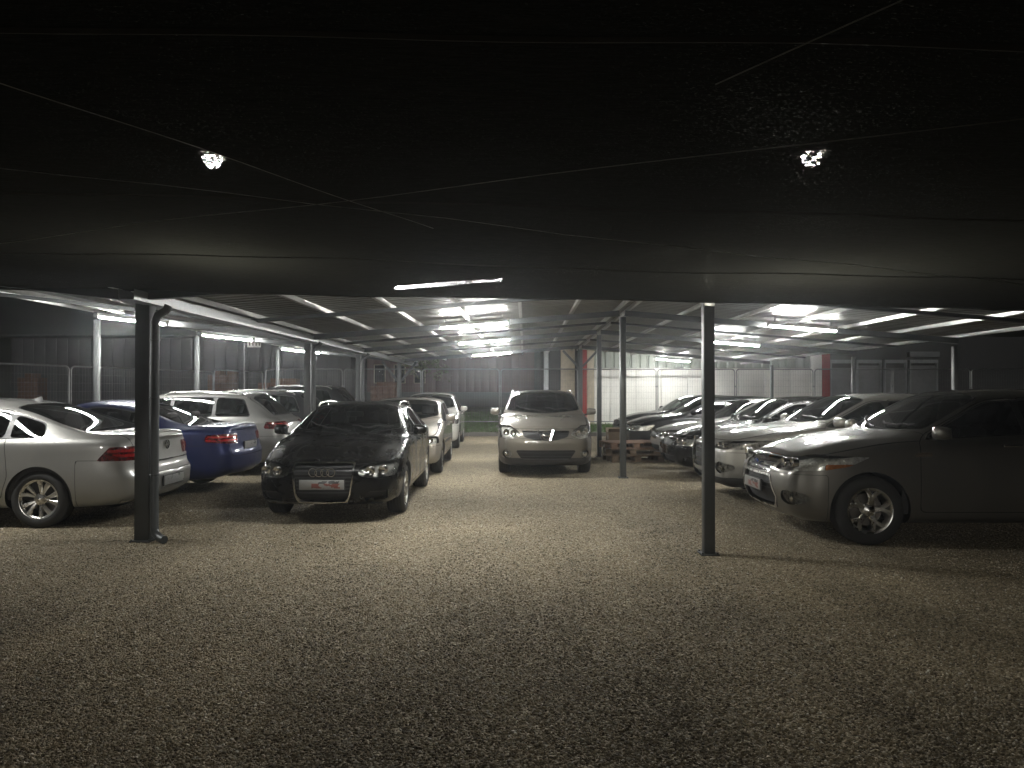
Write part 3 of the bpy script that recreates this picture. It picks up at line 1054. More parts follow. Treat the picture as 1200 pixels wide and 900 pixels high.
def net_material():
    """woven black-green shade cloth: opaque threads with pinholes, brushed glints on the threads"""
    m, nt, p = new_mat("shade_net_weave")
    nt.nodes.remove(p)
    out = nt.nodes["Material Output"]
    dif = nt.nodes.new("ShaderNodeBsdfDiffuse")
    tc = nt.nodes.new("ShaderNodeTexCoord")
    mp = nt.nodes.new("ShaderNodeMapping")
    mp.inputs["Scale"].default_value = (14, 260, 1)
    nt.links.new(tc.outputs["Object"], mp.inputs[0])
    st = nt.nodes.new("ShaderNodeTexNoise"); st.inputs["Scale"].default_value = 1.0; st.inputs["Detail"].default_value = 3
    nt.links.new(mp.outputs[0], st.inputs["Vector"])
    dc = ramp(nt, st.outputs["Fac"], [(0.3, (0.010, 0.011, 0.0105)), (0.7, (0.034, 0.036, 0.035))])
    nt.links.new(dc.outputs[0], dif.inputs[0])
    tl = nt.nodes.new("ShaderNodeBsdfTranslucent")
    tl.inputs[0].default_value = (0.002, 0.0021, 0.0019, 1)
    gl = nt.nodes.new("ShaderNodeBsdfGlossy")
    gl.inputs["Color"].default_value = (0.05, 0.05, 0.05, 1)
    gl.inputs["Roughness"].default_value = 0.55
    a1 = nt.nodes.new("ShaderNodeAddShader"); a2 = nt.nodes.new("ShaderNodeAddShader")
    nt.links.new(dif.outputs[0], a1.inputs[0]); nt.links.new(tl.outputs[0], a1.inputs[1])
    mxg = nt.nodes.new("ShaderNodeMixShader"); mxg.inputs[0].default_value = 0.03
    nt.links.new(a1.outputs[0], mxg.inputs[1]); nt.links.new(gl.outputs[0], mxg.inputs[2])
    tr = nt.nodes.new("ShaderNodeBsdfTransparent")
    # pinholes in the weave, more open in streaks
    mp2 = nt.nodes.new("ShaderNodeMapping"); mp2.inputs["Scale"].default_value = (90, 240, 1)
    nt.links.new(tc.outputs["Object"], mp2.inputs[0])
    ho = nt.nodes.new("ShaderNodeTexNoise"); ho.inputs["Scale"].default_value = 1.0; ho.inputs["Detail"].default_value = 2
    nt.links.new(mp2.outputs[0], ho.inputs["Vector"])
    big = add_noise(nt, 0.8, 3)
    ad = nt.nodes.new("ShaderNodeMath"); ad.operation = 'ADD'
    sc_ = nt.nodes.new("ShaderNodeMath"); sc_.operation = 'MULTIPLY'; sc_.inputs[1].default_value = 0.3
    nt.links.new(big.outputs["Fac"], sc_.inputs[0])
    nt.links.new(ho.outputs["Fac"], ad.inputs[0]); nt.links.new(sc_.outputs[0], ad.inputs[1])
    # a thick weave closes up when seen at a slant
    lw = nt.nodes.new("ShaderNodeLayerWeight"); lw.inputs[0].default_value = 0.5
    sl = nt.nodes.new("ShaderNodeMath"); sl.operation = 'MULTIPLY_ADD'; sl.inputs[1].default_value = -0.175
    nt.links.new(lw.outputs["Facing"], sl.inputs[0]); nt.links.new(ad.outputs[0], sl.inputs[2])
    hr = ramp(nt, sl.outputs[0], [(0.68, 0.0), (0.80, 0.6)])
    mx = nt.nodes.new("ShaderNodeMixShader")
    nt.links.new(hr.outputs[0], mx.inputs[0])
    nt.links.new(mxg.outputs[0], mx.inputs[1]); nt.links.new(tr.outputs[0], mx.inputs[2])
    nt.links.new(mx.outputs[0], out.inputs[0])
    return m


def plate_material():
    """white plate with unreadable red and black print"""
    m, nt, p = new_mat("plate_printed")
    tc = nt.nodes.new("ShaderNodeTexCoord")
    sp = nt.nodes.new("ShaderNodeSeparateXYZ")
    nt.links.new(tc.outputs["Generated"], sp.inputs[0])
    def band(sock, lo, hi):
        a = nt.nodes.new("ShaderNodeMath"); a.operation = 'GREATER_THAN'; a.inputs[1].default_value = lo
        b = nt.nodes.new("ShaderNodeMath"); b.operation = 'LESS_THAN'; b.inputs[1].default_value = hi
        nt.links.new(sock, a.inputs[0]); nt.links.new(sock, b.inputs[0])
        c = nt.nodes.new("ShaderNodeMath"); c.operation = 'MULTIPLY'
        nt.links.new(a.outputs[0], c.inputs[0]); nt.links.new(b.outputs[0], c.inputs[1])
        return c.outputs[0]
    def mulv(a, b):
        c = nt.nodes.new("ShaderNodeMath"); c.operation = 'MULTIPLY'
        nt.links.new(a, c.inputs[0]); nt.links.new(b, c.inputs[1])
        return c.outputs[0]
    def blot(scale, thr, ofs):
        mp = nt.nodes.new("ShaderNodeMapping"); mp.inputs["Scale"].default_value = scale; mp.inputs["Location"].default_value = ofs
        nt.links.new(tc.outputs["Generated"], mp.inputs[0])
        n = nt.nodes.new("ShaderNodeTexNoise"); n.inputs["Scale"].default_value = 1.0; n.inputs["Detail"].default_value = 3
        nt.links.new(mp.outputs[0], n.inputs["Vector"])
        g = nt.nodes.new("ShaderNodeMath"); g.operation = 'GREATER_THAN'; g.inputs[1].default_value = thr
        nt.links.new(n.outputs["Fac"], g.inputs[0])
        return g.outputs[0]
    red = mulv(mulv(band(sp.outputs[1], 0.1, 0.72), band(sp.outputs[2], 0.18, 0.62)), blot((1, 7, 2.2), 0.47, (0, 3, 1)))
    blk = mulv(mulv(band(sp.outputs[1], 0.06, 0.62), band(sp.outputs[2], 0.6, 0.86)), blot((1, 9, 2), 0.5, (4, 1, 7)))
    m1 = nt.nodes.new("ShaderNodeMix"); m1.data_type = 'RGBA'
    m1.inputs[6].default_value = (0.21, 0.21, 0.2, 1); m1.inputs[7].default_value = (0.16, 0.05, 0.04, 1)
    nt.links.new(red, m1.inputs[0])
    m2 = nt.nodes.new("ShaderNodeMix"); m2.data_type = 'RGBA'
    nt.links.new(m1.outputs[2], m2.inputs[6]); m2.inputs[7].default_value = (0.03, 0.03, 0.03, 1)
    nt.links.new(blk, m2.inputs[0])
    nt.links.new(m2.outputs[2], p.inputs["Base Color"])
    p.inputs["Roughness"].default_value = 0.35
    return m


M_PLATE = plate_material()
M_STEEL = simple("painted_steel_grey", (0.05, 0.054, 0.055), 0.42, 0.3, scale=3, bump=0.05)
M_PURLIN = simple("galvanised_purlin", (0.5, 0.5, 0.48), 0.4, 0.6, scale=5)
M_SHEET = simple("roof_sheet_grey", (0.25, 0.25, 0.235), 0.42, 0.25, scale=2.0)
M_GUTTER = simple("gutter_grey", (0.14, 0.145, 0.145), 0.35, 0.4)
M_GALV = simple("galvanised_tube", (0.2, 0.205, 0.205), 0.38, 0.8)
M_POST2 = simple("eave_post_grey", (0.10, 0.105, 0.105), 0.4, 0.3)
M_TUBE = glow("tube_light", (1.0, 0.995, 0.95), TUBE_STRENGTH)
M_FIX = simple("fixture_white", (0.7, 0.7, 0.68), 0.45)
M_FLOOD = glow("flood_light", (1.0, 0.93, 0.76), FLOOD_STRENGTH)
M_FLOOD2 = glow("flood_light_new", (1.0, 0.93, 0.76), FLOOD_STRENGTH * 1.7)
M_WIRE = simple("steel_wire", (0.26, 0.26, 0.25), 0.35, 0.9)
M_WHITE = simple("white_panel", (0.82, 0.81, 0.77), 0.55, scale=1.2, var=0.08)
M_CLAD = simple("pale_cladding", (0.34, 0.37, 0.33), 0.5, 0.1, scale=2)
M_BEIGE = simple("beige_render", (0.5, 0.44, 0.34), 0.8)
M_RED = simple("red_pillar", (0.28, 0.03, 0.025), 0.6)
M_MAROON = simple("maroon_cladding", (0.085, 0.035, 0.033), 0.6, scale=1.5)
M_DGREY = simple("dark_grey_render", (0.045, 0.045, 0.046), 0.8)
M_MGREY = simple("mid_grey_door", (0.16, 0.165, 0.17), 0.55)
M_CONC = simple("concrete", (0.11, 0.105, 0.095), 0.9, bump=0.3)
M_GRASS = simple("grass_blade", (0.06, 0.11, 0.025), 0.7, scale=20, var=0.4)
M_SOIL = simple("bank_soil", (0.06, 0.075, 0.03), 0.95, scale=4, var=0.4)
M_WOOD = simple("pallet_wood", (0.12, 0.085, 0.055), 0.8, scale=14, var=0.35, bump=0.3)
M_WOODR = simple("pallet_wood_red", (0.15, 0.09, 0.058), 0.8, scale=14, var=0.35, bump=0.3)
M_CARD = simple("cardboard", (0.11, 0.08, 0.052), 0.85, scale=5)
M_TERRA = simple("terracotta", (0.12, 0.06, 0.036), 0.8, scale=9, var=0.3)
M_LEAF = simple("tree_leaf", (0.09, 0.10, 0.03), 0.6, scale=9, var=0.4)
M_BARK = simple("tree_bark", (0.06, 0.05, 0.04), 0.9, bump=0.4)
M_ROPE = simple("hem_rope", (0.022, 0.022, 0.021), 0.85)

# ------------------------------------------------------------------ ground
g = MB().add([(-75, -25, 0), (75, -25, 0), (75, 75, 0), (-75, 75, 0)], [(0, 1, 2, 3)])
tag(g.build("ground", gravel_material()), kind="structure")


def scatter_gravel():
    rs = np.random.RandomState(3)
    n = 330000
    d = 2.4 + 12.5 * (1 - np.sqrt(1 - rs.rand(n)))
    x = (rs.rand(n) * 2 - 1) * (0.73 * d + 0.6)
    me = bpy.data.meshes.new("gravel")
    me.vertices.add(n)
    co = np.stack([x, d, np.full(n, 0.001)], -1).astype(np.float32)
    me.vertices.foreach_set("co", co.ravel())
    me.update()
    o = link("gravel", me)
    tag(o, "loose beige gravel covering the lot in front of the carport", "gravel", kind="stuff")
    stones = []
    coll = bpy.data.collections.new("gravel_source")
    mat = stone_material()
    for k in range(5):
        bm = bmesh.new()
        bmesh.ops.create_icosphere(bm, subdivisions=1, radius=1.0)
        r2 = random.Random(k + 20)
        sx, sy, sz = r2.uniform(0.8, 1.25), r2.uniform(0.65, 1.0), r2.uniform(0.45, 0.75)
        for v in bm.verts:
            q = r2.uniform(0.72, 1.15)
            v.co = Vector((v.co.x * sx * q, v.co.y * sy * q, v.co.z * sz * q))
        ms = bpy.data.meshes.new("stone")
        bm.to_mesh(ms); bm.free()
        ms.materials.append(mat)
        stones.append(ms)
    so = []
    for ms in stones:
        ob = bpy.data.objects.new("stone", ms)
        coll.objects.link(ob)
        so.append(ob)
    ng = bpy.data.node_groups.new("gravel_scatter", 'GeometryNodeTree')
    ng.interface.new_socket("Geometry", in_out='INPUT', socket_type='NodeSocketGeometry')
    ng.interface.new_socket("Geometry", in_out='OUTPUT', socket_type='NodeSocketGeometry')
    N = ng.nodes.new
    gi, go = N("NodeGroupInput"), N("NodeGroupOutput")
    ci = N("GeometryNodeCollectionInfo")
    ci.inputs["Collection"].default_value = coll
    ci.inputs["Separate Children"].default_value = True
    ci.inputs["Reset Children"].default_value = True
    ip = N("GeometryNodeInstanceOnPoints")
    ip.inputs["Pick Instance"].default_value = True
    rr = N("FunctionNodeRandomValue"); rr.data_type = 'FLOAT_VECTOR'
    rr.inputs[0].default_value = (-0.6, -0.6, 0); rr.inputs[1].default_value = (0.6, 0.6, 6.283)
    rsn = N("FunctionNodeRandomValue"); rsn.data_type = 'FLOAT'
    rsn.inputs[2].default_value = 0.0; rsn.inputs[3].default_value = 1.0
    ng.links.new(gi.outputs[0], ip.inputs["Points"])
    ng.links.new(ci.outputs[0], ip.inputs["Instance"])
    ng.links.new(rr.outputs[0], ip.inputs["Rotation"])
    pw = N("ShaderNodeMath"); pw.operation = 'POWER'; pw.inputs[1].default_value = 2.4
    ma = N("ShaderNodeMath"); ma.operation = 'MULTIPLY_ADD'; ma.inputs[1].default_value = 0.0085; ma.inputs[2].default_value = 0.003
    ng.links.new(rsn.outputs[1], pw.inputs[0]); ng.links.new(pw.outputs[0], ma.inputs[0])
    ng.links.new(ma.outputs[0], ip.inputs["Scale"])
    ng.links.new(ip.outputs[0], go.inputs[0])
    md = o.modifiers.new("scatter", 'NODES')
    md.node_group = ng
    me.materials.append(mat)


scatter_gravel()

# kerb, grass
kerb = empty("kerb", (0, 25.75, 0))
tag(kerb, kind="structure")
ks = MB().bev(-0.495, 0.495, 0, 0.14, -0.05, 0.13, 0.012).mesh("kerb_stone", M_CONC)
for i in range(34):
    k = link("kerb_stone", ks, kerb, (-14 + i, rnd.uniform(-0.005, 0.005), rnd.uniform(-0.006, 0.004)))

bank = MB()
bx = [-30, -14, -8, -3, 0.5, 1.4, 2.4, 8, 16, 30]
by = [25.89, 27, 28.5, 30.5, 33.5, 40]
hz = lambda x, y: 0.10 + max(0, min(y, 34) - 25.9) * (0.072 if x < 1.2 else 0.07)
bank.add([(x, y, hz(x, y)) for y in by for x in bx], [(j * 10 + i, j * 10 + i + 1, j * 10 + 11 + i, j * 10 + 10 + i) for j in range(5) for i in range(9)])
tag(bank.build("grass_bank", M_SOIL), kind="structure")
rs = np.random.RandomState(5)
gb = MB()
vs, fs = [], []
for k in range(26000):
    x = rs.uniform(-9, 15); y = rs.uniform(25.95, 33.0 if x < 1.2 else 28.4)
    z = hz(x, y); a = rs.uniform(0, 6.28); h = rs.uniform(0.05, 0.13); w2 = 0.012
    dx, dy = math.cos(a) * w2, math.sin(a) * w2
    l = rs.uniform(-0.05, 0.05, 2)
    vs += [(x - dx, y - dy, z), (x + dx, y + dy, z), (x + l[0], y + l[1], z + h)]
    fs.append((3 * k, 3 * k + 1, 3 * k + 2))
gb.add(vs, fs)
tag(gb.build("grass", M_GRASS), "short green grass on the strip behind the kerb", "grass", kind="stuff")

# ------------------------------------------------------------------ carport
rowLL = lambda d: -7.85 + 0.015 * d
rowL = lambda d: -3.97 + 0.015 * d
rowC = lambda d: 1.76 + 0.018 * d
rowR = lambda d: 7.95 + 0.015 * d
ZLL, ZL, ZC, ZR = 3.08, 2.65, 3.10, 2.59
D0, D1 = 7.35, 27.0


def zroof(x, d):
    a, b, c, e = rowLL(d), rowL(d), rowC(d), rowR(d)
    if x <= b: return ZL + (ZLL - ZL) * (b - x) / (b - a)
    if x <= c: return ZL + (ZC - ZL) * (x - b) / (c - b)
    return ZC + (ZR - ZC) * (x - c) / (e - c)


carport = empty("carport", (0, 16, 0))
tag(carport, "long open steel carport with corrugated roof, slim posts and gutters", "carport")
cp = lambda v: Vector(v) - Vector((0, 16, 0))
FR = [7.6, 13.5, 17.8, 23.8]


def roof_slope(ra_, rb_, za, zb_, ext_a, ext_b):
    """one slope made of sheets about a metre wide, ribs running down the slope"""
    n = 20
    for s in range(n):
        d_a = D0 + (D1 - D0) * s / n
        d_b = D0 + (D1 - D0) * (s + 1) / n + 0.03
        prof = []
        d = d_a
        while d < d_b - 0.01:
            for q, h in ((0.0, 0), (0.10, 0), (0.125, 0.028), (0.175, 0.028)):
                prof.append((d + q, h))
            d += 0.2
        prof.append((min(d, d_b + 0.02), 0))
        m = MB()
        vs, fs = [], []
        lift = 0.004 * (s % 2)
        for d, h in prof:
            xa, xb = ra_(d), rb_(d)
            sl = (zb_ - za) / (xb - xa)
            vs += [(xa - ext_a, d - 16, za - sl * ext_a + h + lift), (xb + ext_b, d - 16, zb_ + sl * ext_b + h + lift)]
        for i in range(len(prof) - 1):
            fs.append((2 * i, 2 * i + 1, 2 * i + 3, 2 * i + 2))
        m.add(vs, fs)
        m.build("roof_sheet", M_SHEET, carport)


roof_slope(rowLL, rowL, ZLL, ZL, 0.25, -0.06)
roof_slope(rowL, rowC, ZL, ZC, -0.06, 0.0)
roof_slope(rowC, rowR, ZC, ZR, -0.005, 0.3)

# purlins run the length of the carport just under the sheets
for t in (0.03, 0.2, 0.36, 0.52, 0.68, 0.84, 0.985):
    f = lambda d: rowL(d) + (rowC(d) - rowL(d)) * t
    for a, b in ((D0 + 0.05, 15.9), (15.93, D1 - 0.05)):
        xa, xb = f(a), f(b)
        MB().beam(cp((xa, a, zroof(xa, a) - 0.034)), cp((xb, b, zroof(xb, b) - 0.034)), 0.05, 0.06).build("purlin", M_PURLIN, carport)
for r0, r1, ts in ((rowLL, rowL, (-0.03, 0.22, 0.5, 0.75, 0.96)), (rowC, rowR, (0.02, 0.18, 0.34, 0.5, 0.66, 0.82, 0.99))):
    for t in ts:
        f = lambda d: r0(d) + (r1(d) - r0(d)) * t
        for a, b in ((D0 + 0.05, 15.9), (15.93, D1 - 0.05)):
            xa, xb = f(a), f(b)
            MB().beam(cp((xa, a, zroof(xa, a) - 0.034)), cp((xb, b, zroof(xb, b) - 0.034)), 0.05, 0.06).build("purlin", M_PURLIN, carport)
# cross beams at the post lines and one between
for d in (7.55, 10.6, 13.5, 15.7, 17.8, 20.8, 23.8):
    for r0, r1 in ((rowLL, rowL), (rowL, rowC), (rowC, rowR)):
        xa, xb = r0(d) + 0.0, r1(d) - 0.0
        h = 0.10 if d in (7.55, 13.5, 17.8, 23.8) else 0.05
        MB().beam(cp((xa + 0.05, d, zroof(xa + 0.05, d) - 0.066 - h / 2)), cp((xb - 0.05, d, zroof(xb - 0.05, d) - 0.066 - h / 2)), 0.08, h).build("beam", M_STEEL, carport)


def post(x, d, w, ztop, mat=M_STEEL, plate=True):
    m = MB()
    m.bev(x - w / 2, x + w / 2, d - 16 - w / 2, d - 16 + w / 2, 0.0, ztop, 0.008)
    o = m.build("post", mat, carport)
    if plate:
        b = MB().bev(x - w / 2 - 0.035, x + w / 2 + 0.035, d - 16 - w / 2 - 0.035, d - 16 + w / 2 + 0.035, 0.0, 0.016, 0.004)
        for i in (-1, 1):
            for j in (-1, 1):
                b.lathe([(0, 0.03), (0.009, 0.03), (0.009, 0.01)], 6, axis='z')
                b.v[-18:] = [(a + x + i * (w / 2 + 0.018), c + d - 16 + j * (w / 2 + 0.018), e) for a, c, e in b.v[-18:]]
        b.build("base_plate", mat, o)
    return o


for d, w in ((7.8, 0.15), (13.7, 0.12), (17.9, 0.12), (23.8, 0.12)):
    post(rowL(d), d, w, ZL - 0.20 if d > 8 else ZL - 0.07)
for d, w in ((7.15, 0.105), (13.4, 0.105), (17.7, 0.105), (23.8, 0.14)):
    post(rowC(d), d, w, (ZC - 0.20) if d > 8 else ZC - 0.04)
for d in (7.8, 13.7, 17.9, 23.8):
    post(rowR(d) + 0.02, d, 0.09, ZR - 0.20, M_POST2)
    post(rowLL(d) - 0.02, d, 0.09, ZLL - 0.20, M_POST2)
# knee braces at the back frame
for r, zz in ((rowL, ZL), (rowC, ZC)):
    for sg in (-1, 1):
        x = r(23.8)
        xe = x + sg * 0.55
        MB().beam(cp((x + sg * 0.07, 23.8, zz - 0.75)), cp((xe, 23.8, zroof(xe, 23.8) - 0.20)), 0.07, 0.07).build("knee_brace", M_STEEL, carport)
# gutters in the valley and a downpipe beside the front and other posts
for a, b in ((D0 - 0.1, 13.6), (13.62, 17.8), (17.82, D1)):
    m = MB()
    vs, fs = [], []
    for d in (a, b):
        x = rowL(d) + 0.10
        for dx, z in ((-0.09, -0.05), (-0.085, -0.15), (0.06, -0.15), (0.075, -0.05), (0.065, -0.05), (0.05, -0.14), (-0.075, -0.14), (-0.08, -0.05)):
            vs.append((x + dx, d - 16, ZL + z - 0.035))
    for i in range(8): fs.append((i, (i + 1) % 8, 8 + (i + 1) % 8, 8 + i))
    fs += [tuple(range(7, -1, -1)), tuple(range(8, 16))]
    m.add(vs, fs)
    m.build("gutter", M_GUTTER, carport)
for d, w in ((7.8, 0.15), (13.7, 0.12), (17.9, 0.12)):
    x = rowL(d)
    m = MB()
    px_ = x + w / 2 + 0.06
    zz = ZL - 0.19
    m.tube([(px_ + 0.13, d - 16 - 0.05, zz), (px_ + 0.11, d - 16 - 0.06, zz - 0.05), (px_ + 0.03, d - 16 - 0.07, zz - 0.10), (px_, d - 16 - 0.07, zz - 0.17), (px_, d - 16 - 0.07, 0.16), (px_ + 0.02, d - 16 - 0.085, 0.09), (px_ + 0.09, d - 16 - 0.13, 0.05), (px_ + 0.15, d - 16 - 0.17, 0.04)],
           0.042, 12)
    o = m.build("downpipe", M_STEEL, carport)
    for z in (0.7, 1.5, 2.1):
        MB().tube([(px_ + 0.046 * math.cos(a), d - 16 - 0.07 + 0.046 * math.sin(a), z) for a in np.linspace(0, 2 * math.pi, 14, endpoint=False)], 0.006, 5, closed=True).build("pipe_clip", M_STEEL, o)

# ------------------------------------------------------------------ tube lights
def tube_light(x, d, label, slope):
    z = zroof(x, d) - 0.15
    t = empty("tube_light", (x, d, z))
    t.rotation_euler = (0, -math.atan(slope), 0)
    tag(t, label, "tube light", "tube lights under the carport roof")
    MB().bev(-0.62, 0.62, -0.05, 0.05, -0.002, 0.06, 0.008).build("housing", M_FIX, t)
    MB().tube([(-0.585, 0, 0), (0.585, 0, 0)], 0.034, 12).build("tube", M_TUBE, t)
    for s in (-1, 1):
        MB().bev(min(s * 0.585, s * 0.615), max(s * 0.585, s * 0.615), -0.038, 0.038, -0.036, 0.03, 0.004).build("end_cap", M_FIX, t)
        MB().box(s * 0.5 - 0.006, s * 0.5 + 0.006, -0.012, 0.012, 0.058, 0.14).build("hanger", M_GALV, t)
    return t


sC_ = (ZC - ZL) / 5.75
sLx = (ZL - ZLL) / 3.88
sRx = (ZR - ZC) / 6.2
ordn = ("first", "second", "third", "fourth")
for k, d in enumerate((8.05, 13.15, 17.45, 23.3)):
    dr = 26.3 if k == 3 else d
    tube_light(-0.72 + 0.004 * d, d, "lit tube over the middle aisle, %s from the open gravel side" % ordn[k], sC_)
    tube_light(-6.85 + 0.01 * d, d, "lit tube above the tail-out row, %s from the open gravel" % ordn[k], sLx)
    if k: tube_light(4.95 + 0.015 * dr + (0.35 if k == 3 else 0), dr, "lit tube above the nose-out row, %s from the open gravel" % ordn[k - 1], sRx)

# ------------------------------------------------------------------ shade net, wires, floodlights
ZN = lambda x, y: 2.475 - 0.030 * x
edge_y = lambda x: 7.02 - 0.10 * (x - 1.9) if x < 1.9 else 7.02 - 0.02 * (x - 1.9)


def net_z(x, y):
    e = edge_y(x)
    z = ZN(x, y) + 0.012 * math.sin(x * 1.35 + 0.6) * math.sin(y * 0.9) + 0.005 * math.sin(x * 4.1 + y * 2.3)
    z += 0.05 * max(0.0, (e - y) / 8)
    return z


nm = MB()
nx, ny = 150, 70
vs, fs = [], []
for j in range(ny + 1):
    for i in range(nx + 1):
        x = -13 + 26 * i / nx
        e = edge_y(x) + 0.012 * math.sin(x * 7.3) + 0.008 * math.sin(x * 17.1 + 1)
        y = -3.0 + (e + 3.0) * j / ny
        vs.append((x, y, net_z(x, y)))
for j in range(ny):
    for i in range(nx):
        a = j * (nx + 1) + i
        fs.append((a, a + 1, a + nx + 2, a + nx + 1))
nm.add(vs, fs, 0, True)
net = nm.build("shade_net", net_material())
tag(net, "black woven shade net stretched flat overhead in front of the carport", "shade net")
hm = MB()
hm.tube([(x, edge_y(x) + 0.012 * math.sin(x * 7.3) + 0.008 * math.sin(x * 17.1 + 1), net_z(x, edge_y(x)) - 0.004) for x in np.linspace(-13, 13, 160)], 0.008, 5)
hm.build("hem_rope", M_ROPE, net)
for ys in (1.95, 3.7, 5.4):
    sm_ = MB()
    vs, fs = [], []
    for k in range(131):
        x = -13 + 0.2 * k
        y = ys + 0.02 * math.sin(x * 0.9 + ys) - 0.05 * x * 0.1
        vs += [(x, y - 0.018, net_z(x, y - 0.018) - 0.004), (x, y, net_z(x, y) - 0.010), (x, y + 0.018, net_z(x, y + 0.018) - 0.004)]
    for k in range(130):
        fs += [(3 * k, 3 * k + 1, 3 * k + 4, 3 * k + 3), (3 * k + 1, 3 * k + 2, 3 * k + 5, 3 * k + 4)]
    sm_.add(vs, fs).build("seam", M_ROPE, net)


def wire(a, b, lab):
    n = 60
    pts = []
    for k in range(n + 1):
        t = k / n
        x, y = a[0] + (b[0] - a[0]) * t, a[1] + (b[1] - a[1]) * t
        pts.append((x, y, net_z(x, y) - 0.022))
    o = MB().tube(pts, 0.0017, 6).build("support_wire", M_WIRE)
    tag(o, lab, "wire", "wires under the shade net")


def through(p0, p1, y0, y1):
    """line on the net through two photograph points, run on to y0 and y1"""
    q = []
    for (u, v) in (p0, p1):
        d = 2.0
        for _ in range(30):
            x = (u - 600) / F_PX * d
            d = (net_z(x, d) - 0.022 - EYE) * F_PX / (HORIZON - v)
        q.append(((u - 600) / F_PX * d, d))
    (xa, ya), (xb, yb) = q
    s = (xb - xa) / (yb - ya)
    return (xa + s * (y0 - ya), y0), (xa + s * (y1 - ya), y1)


wire(*through((0, 197), (940, 305), -0.5, 6.9), "steel wire under the net falling towards the post by the grey crossover")
wire(*through((1200, 138), (0, 285), 0.8, 6.6), "steel wire under the net falling towards the silver saloon")
wire(*through((0, 97), (440, 245), 0.2, 4.2), "faint steel wire under the net passing close below the floodlight over the black car")
wire(*through((1055, 0), (845, 95), 0.6, 2.2), "short faint steel wire high under the net beside the specks")


DF = 5.5
cab = MB()
cp0, cp1 = px(248, 187, DF), px(952, 186, DF)
pts = [(x, DF, cp0.z + 0.30 + 0.0022 * x * x) for x in np.linspace(-13, 13, 60)]
tag(cab.tube(pts, 0.006, 6).build("overhead_cable", M_WIRE), "steel cable above the net that carries both floodlights", "cable")


def floodlight(p, label, lamp):
    f = empty("floodlight", (p.x, p.y, p.z))
    tag(f, label, "floodlight", "floodlights over the shade net")
    MB().lathe([(0.0, 0.10), (0.05, 0.10), (0.07, 0.075), (0.13, 0.05), (0.135, 0.03), (0.075, 0.025), (0.0, 0.026)], 24, axis='z').build("lamp_head", M_BLACK, f)
    MB().lathe([(0.0, -0.06), (0.03, -0.054), (0.055, -0.03), (0.068, 0.0), (0.07, 0.024)], 20, axis='z').build("lamp_dome", lamp, f)
    zt_ = cp0.z + 0.30 + 0.0022 * p.x**2 - p.z
    MB().tube([(0, 0, 0.09), (0, 0, zt_ + 0.006)], 0.01, 8).build("hanger", M_GALV, f)


floodlight(cp0, "floodlight glowing through the net above the black car", M_FLOOD)
floodlight(cp1, "floodlight glowing through the net above the grey crossover", M_FLOOD2)

# ------------------------------------------------------------------ temporary fence
def fence_proto():
    w, h, r = 2.84, 2.14, 0.12
    root = empty("fence_panel", (0, 0, 0))
    pts = [(-w / 2, 0, 0.05)]
    for a0, cx in ((math.pi, -w / 2 + r), (math.pi / 2, w / 2 - r)):
        for k in range(7):
            a = a0 - k * math.pi / 12
            pts.append((cx + r * math.cos(a), 0, h - r + r * math.sin(a)))
    pts.append((w / 2, 0, 0.05))
    m = MB().tube(pts, 0.021, 8)
    m.tube([(-w / 2, 0, 0.2), (w / 2, 0, 0.2)], 0.018, 8)
    m.build("frame", M_GALV, root)
    wm = MB()
    for k in range(1, 31):
        x = -w / 2 + w * k / 31
        wm.beam((x, 0, 0.2), (x, 0, h), 0.003, 0.003)
    for k in range(1, 9):
        z = 0.2 + (h - 0.2) * k / 9
        wm.beam((-w / 2, 0.005, z), (w / 2, 0.005, z), 0.003, 0.003)
    o = wm.build("wire_mesh", M_GALV, root)
    o["kind"] = "stuff"
    for s in (-1, 1):
        MB().bev(s * w / 2 - 0.11, s * w / 2 + 0.11, -0.3, 0.3, -0.06, 0.06, 0.015).build("foot_block", M_CONC, root)
    MB().tube([(w / 2 + 0.035, 0, 1.5), (w / 2 - 0.02, -0.03, 1.5)], 0.03, 8).build("clamp", M_GALV, root)
    return root


fp = fence_proto()
first = True
spots = []
for k in range(-3, 8):
    x = -0.44 + 2.906 * (k + 0.5)
    lab = ("wire mesh fence panel in front of the bright white wall" if x > 3 else ("wire mesh fence panel in front of the dark maroon hall" if x > -7.5 else "wire mesh fence panel at the fence corner by the thin sign pole"))
    if x > 14: lab = "wire mesh fence panel in front of the grey doors"
    grp = ("fence panels before the white wall" if 3 < x <= 14 else ("fence panels before the grey doors" if x > 14 else "fence panels behind the aisle"))
    spots.append((x, 27.5, 0.0, lab, grp))
ux, uy = -2.72 / 11.33, -11.0 / 11.33
for k in range(5):
    t = 2.906 * (k + 0.5) + 0.1
    spots.append((-9.16 + ux * t, 27.5 + uy * t, math.atan2(uy, ux), "wire mesh fence panel along the dark side beyond the silver saloon", "fence panels along the dark side"))
for (x, y, a, lab, grp) in spots:
    o = fp if first else copy_tree(fp)
    first = False
    o.location = (x, y, hz(x, y) + 0.02 if y > 25.9 else 0.06)
    o.rotation_euler = (0, 0, a)
    tag(o, lab, "fence", grp)

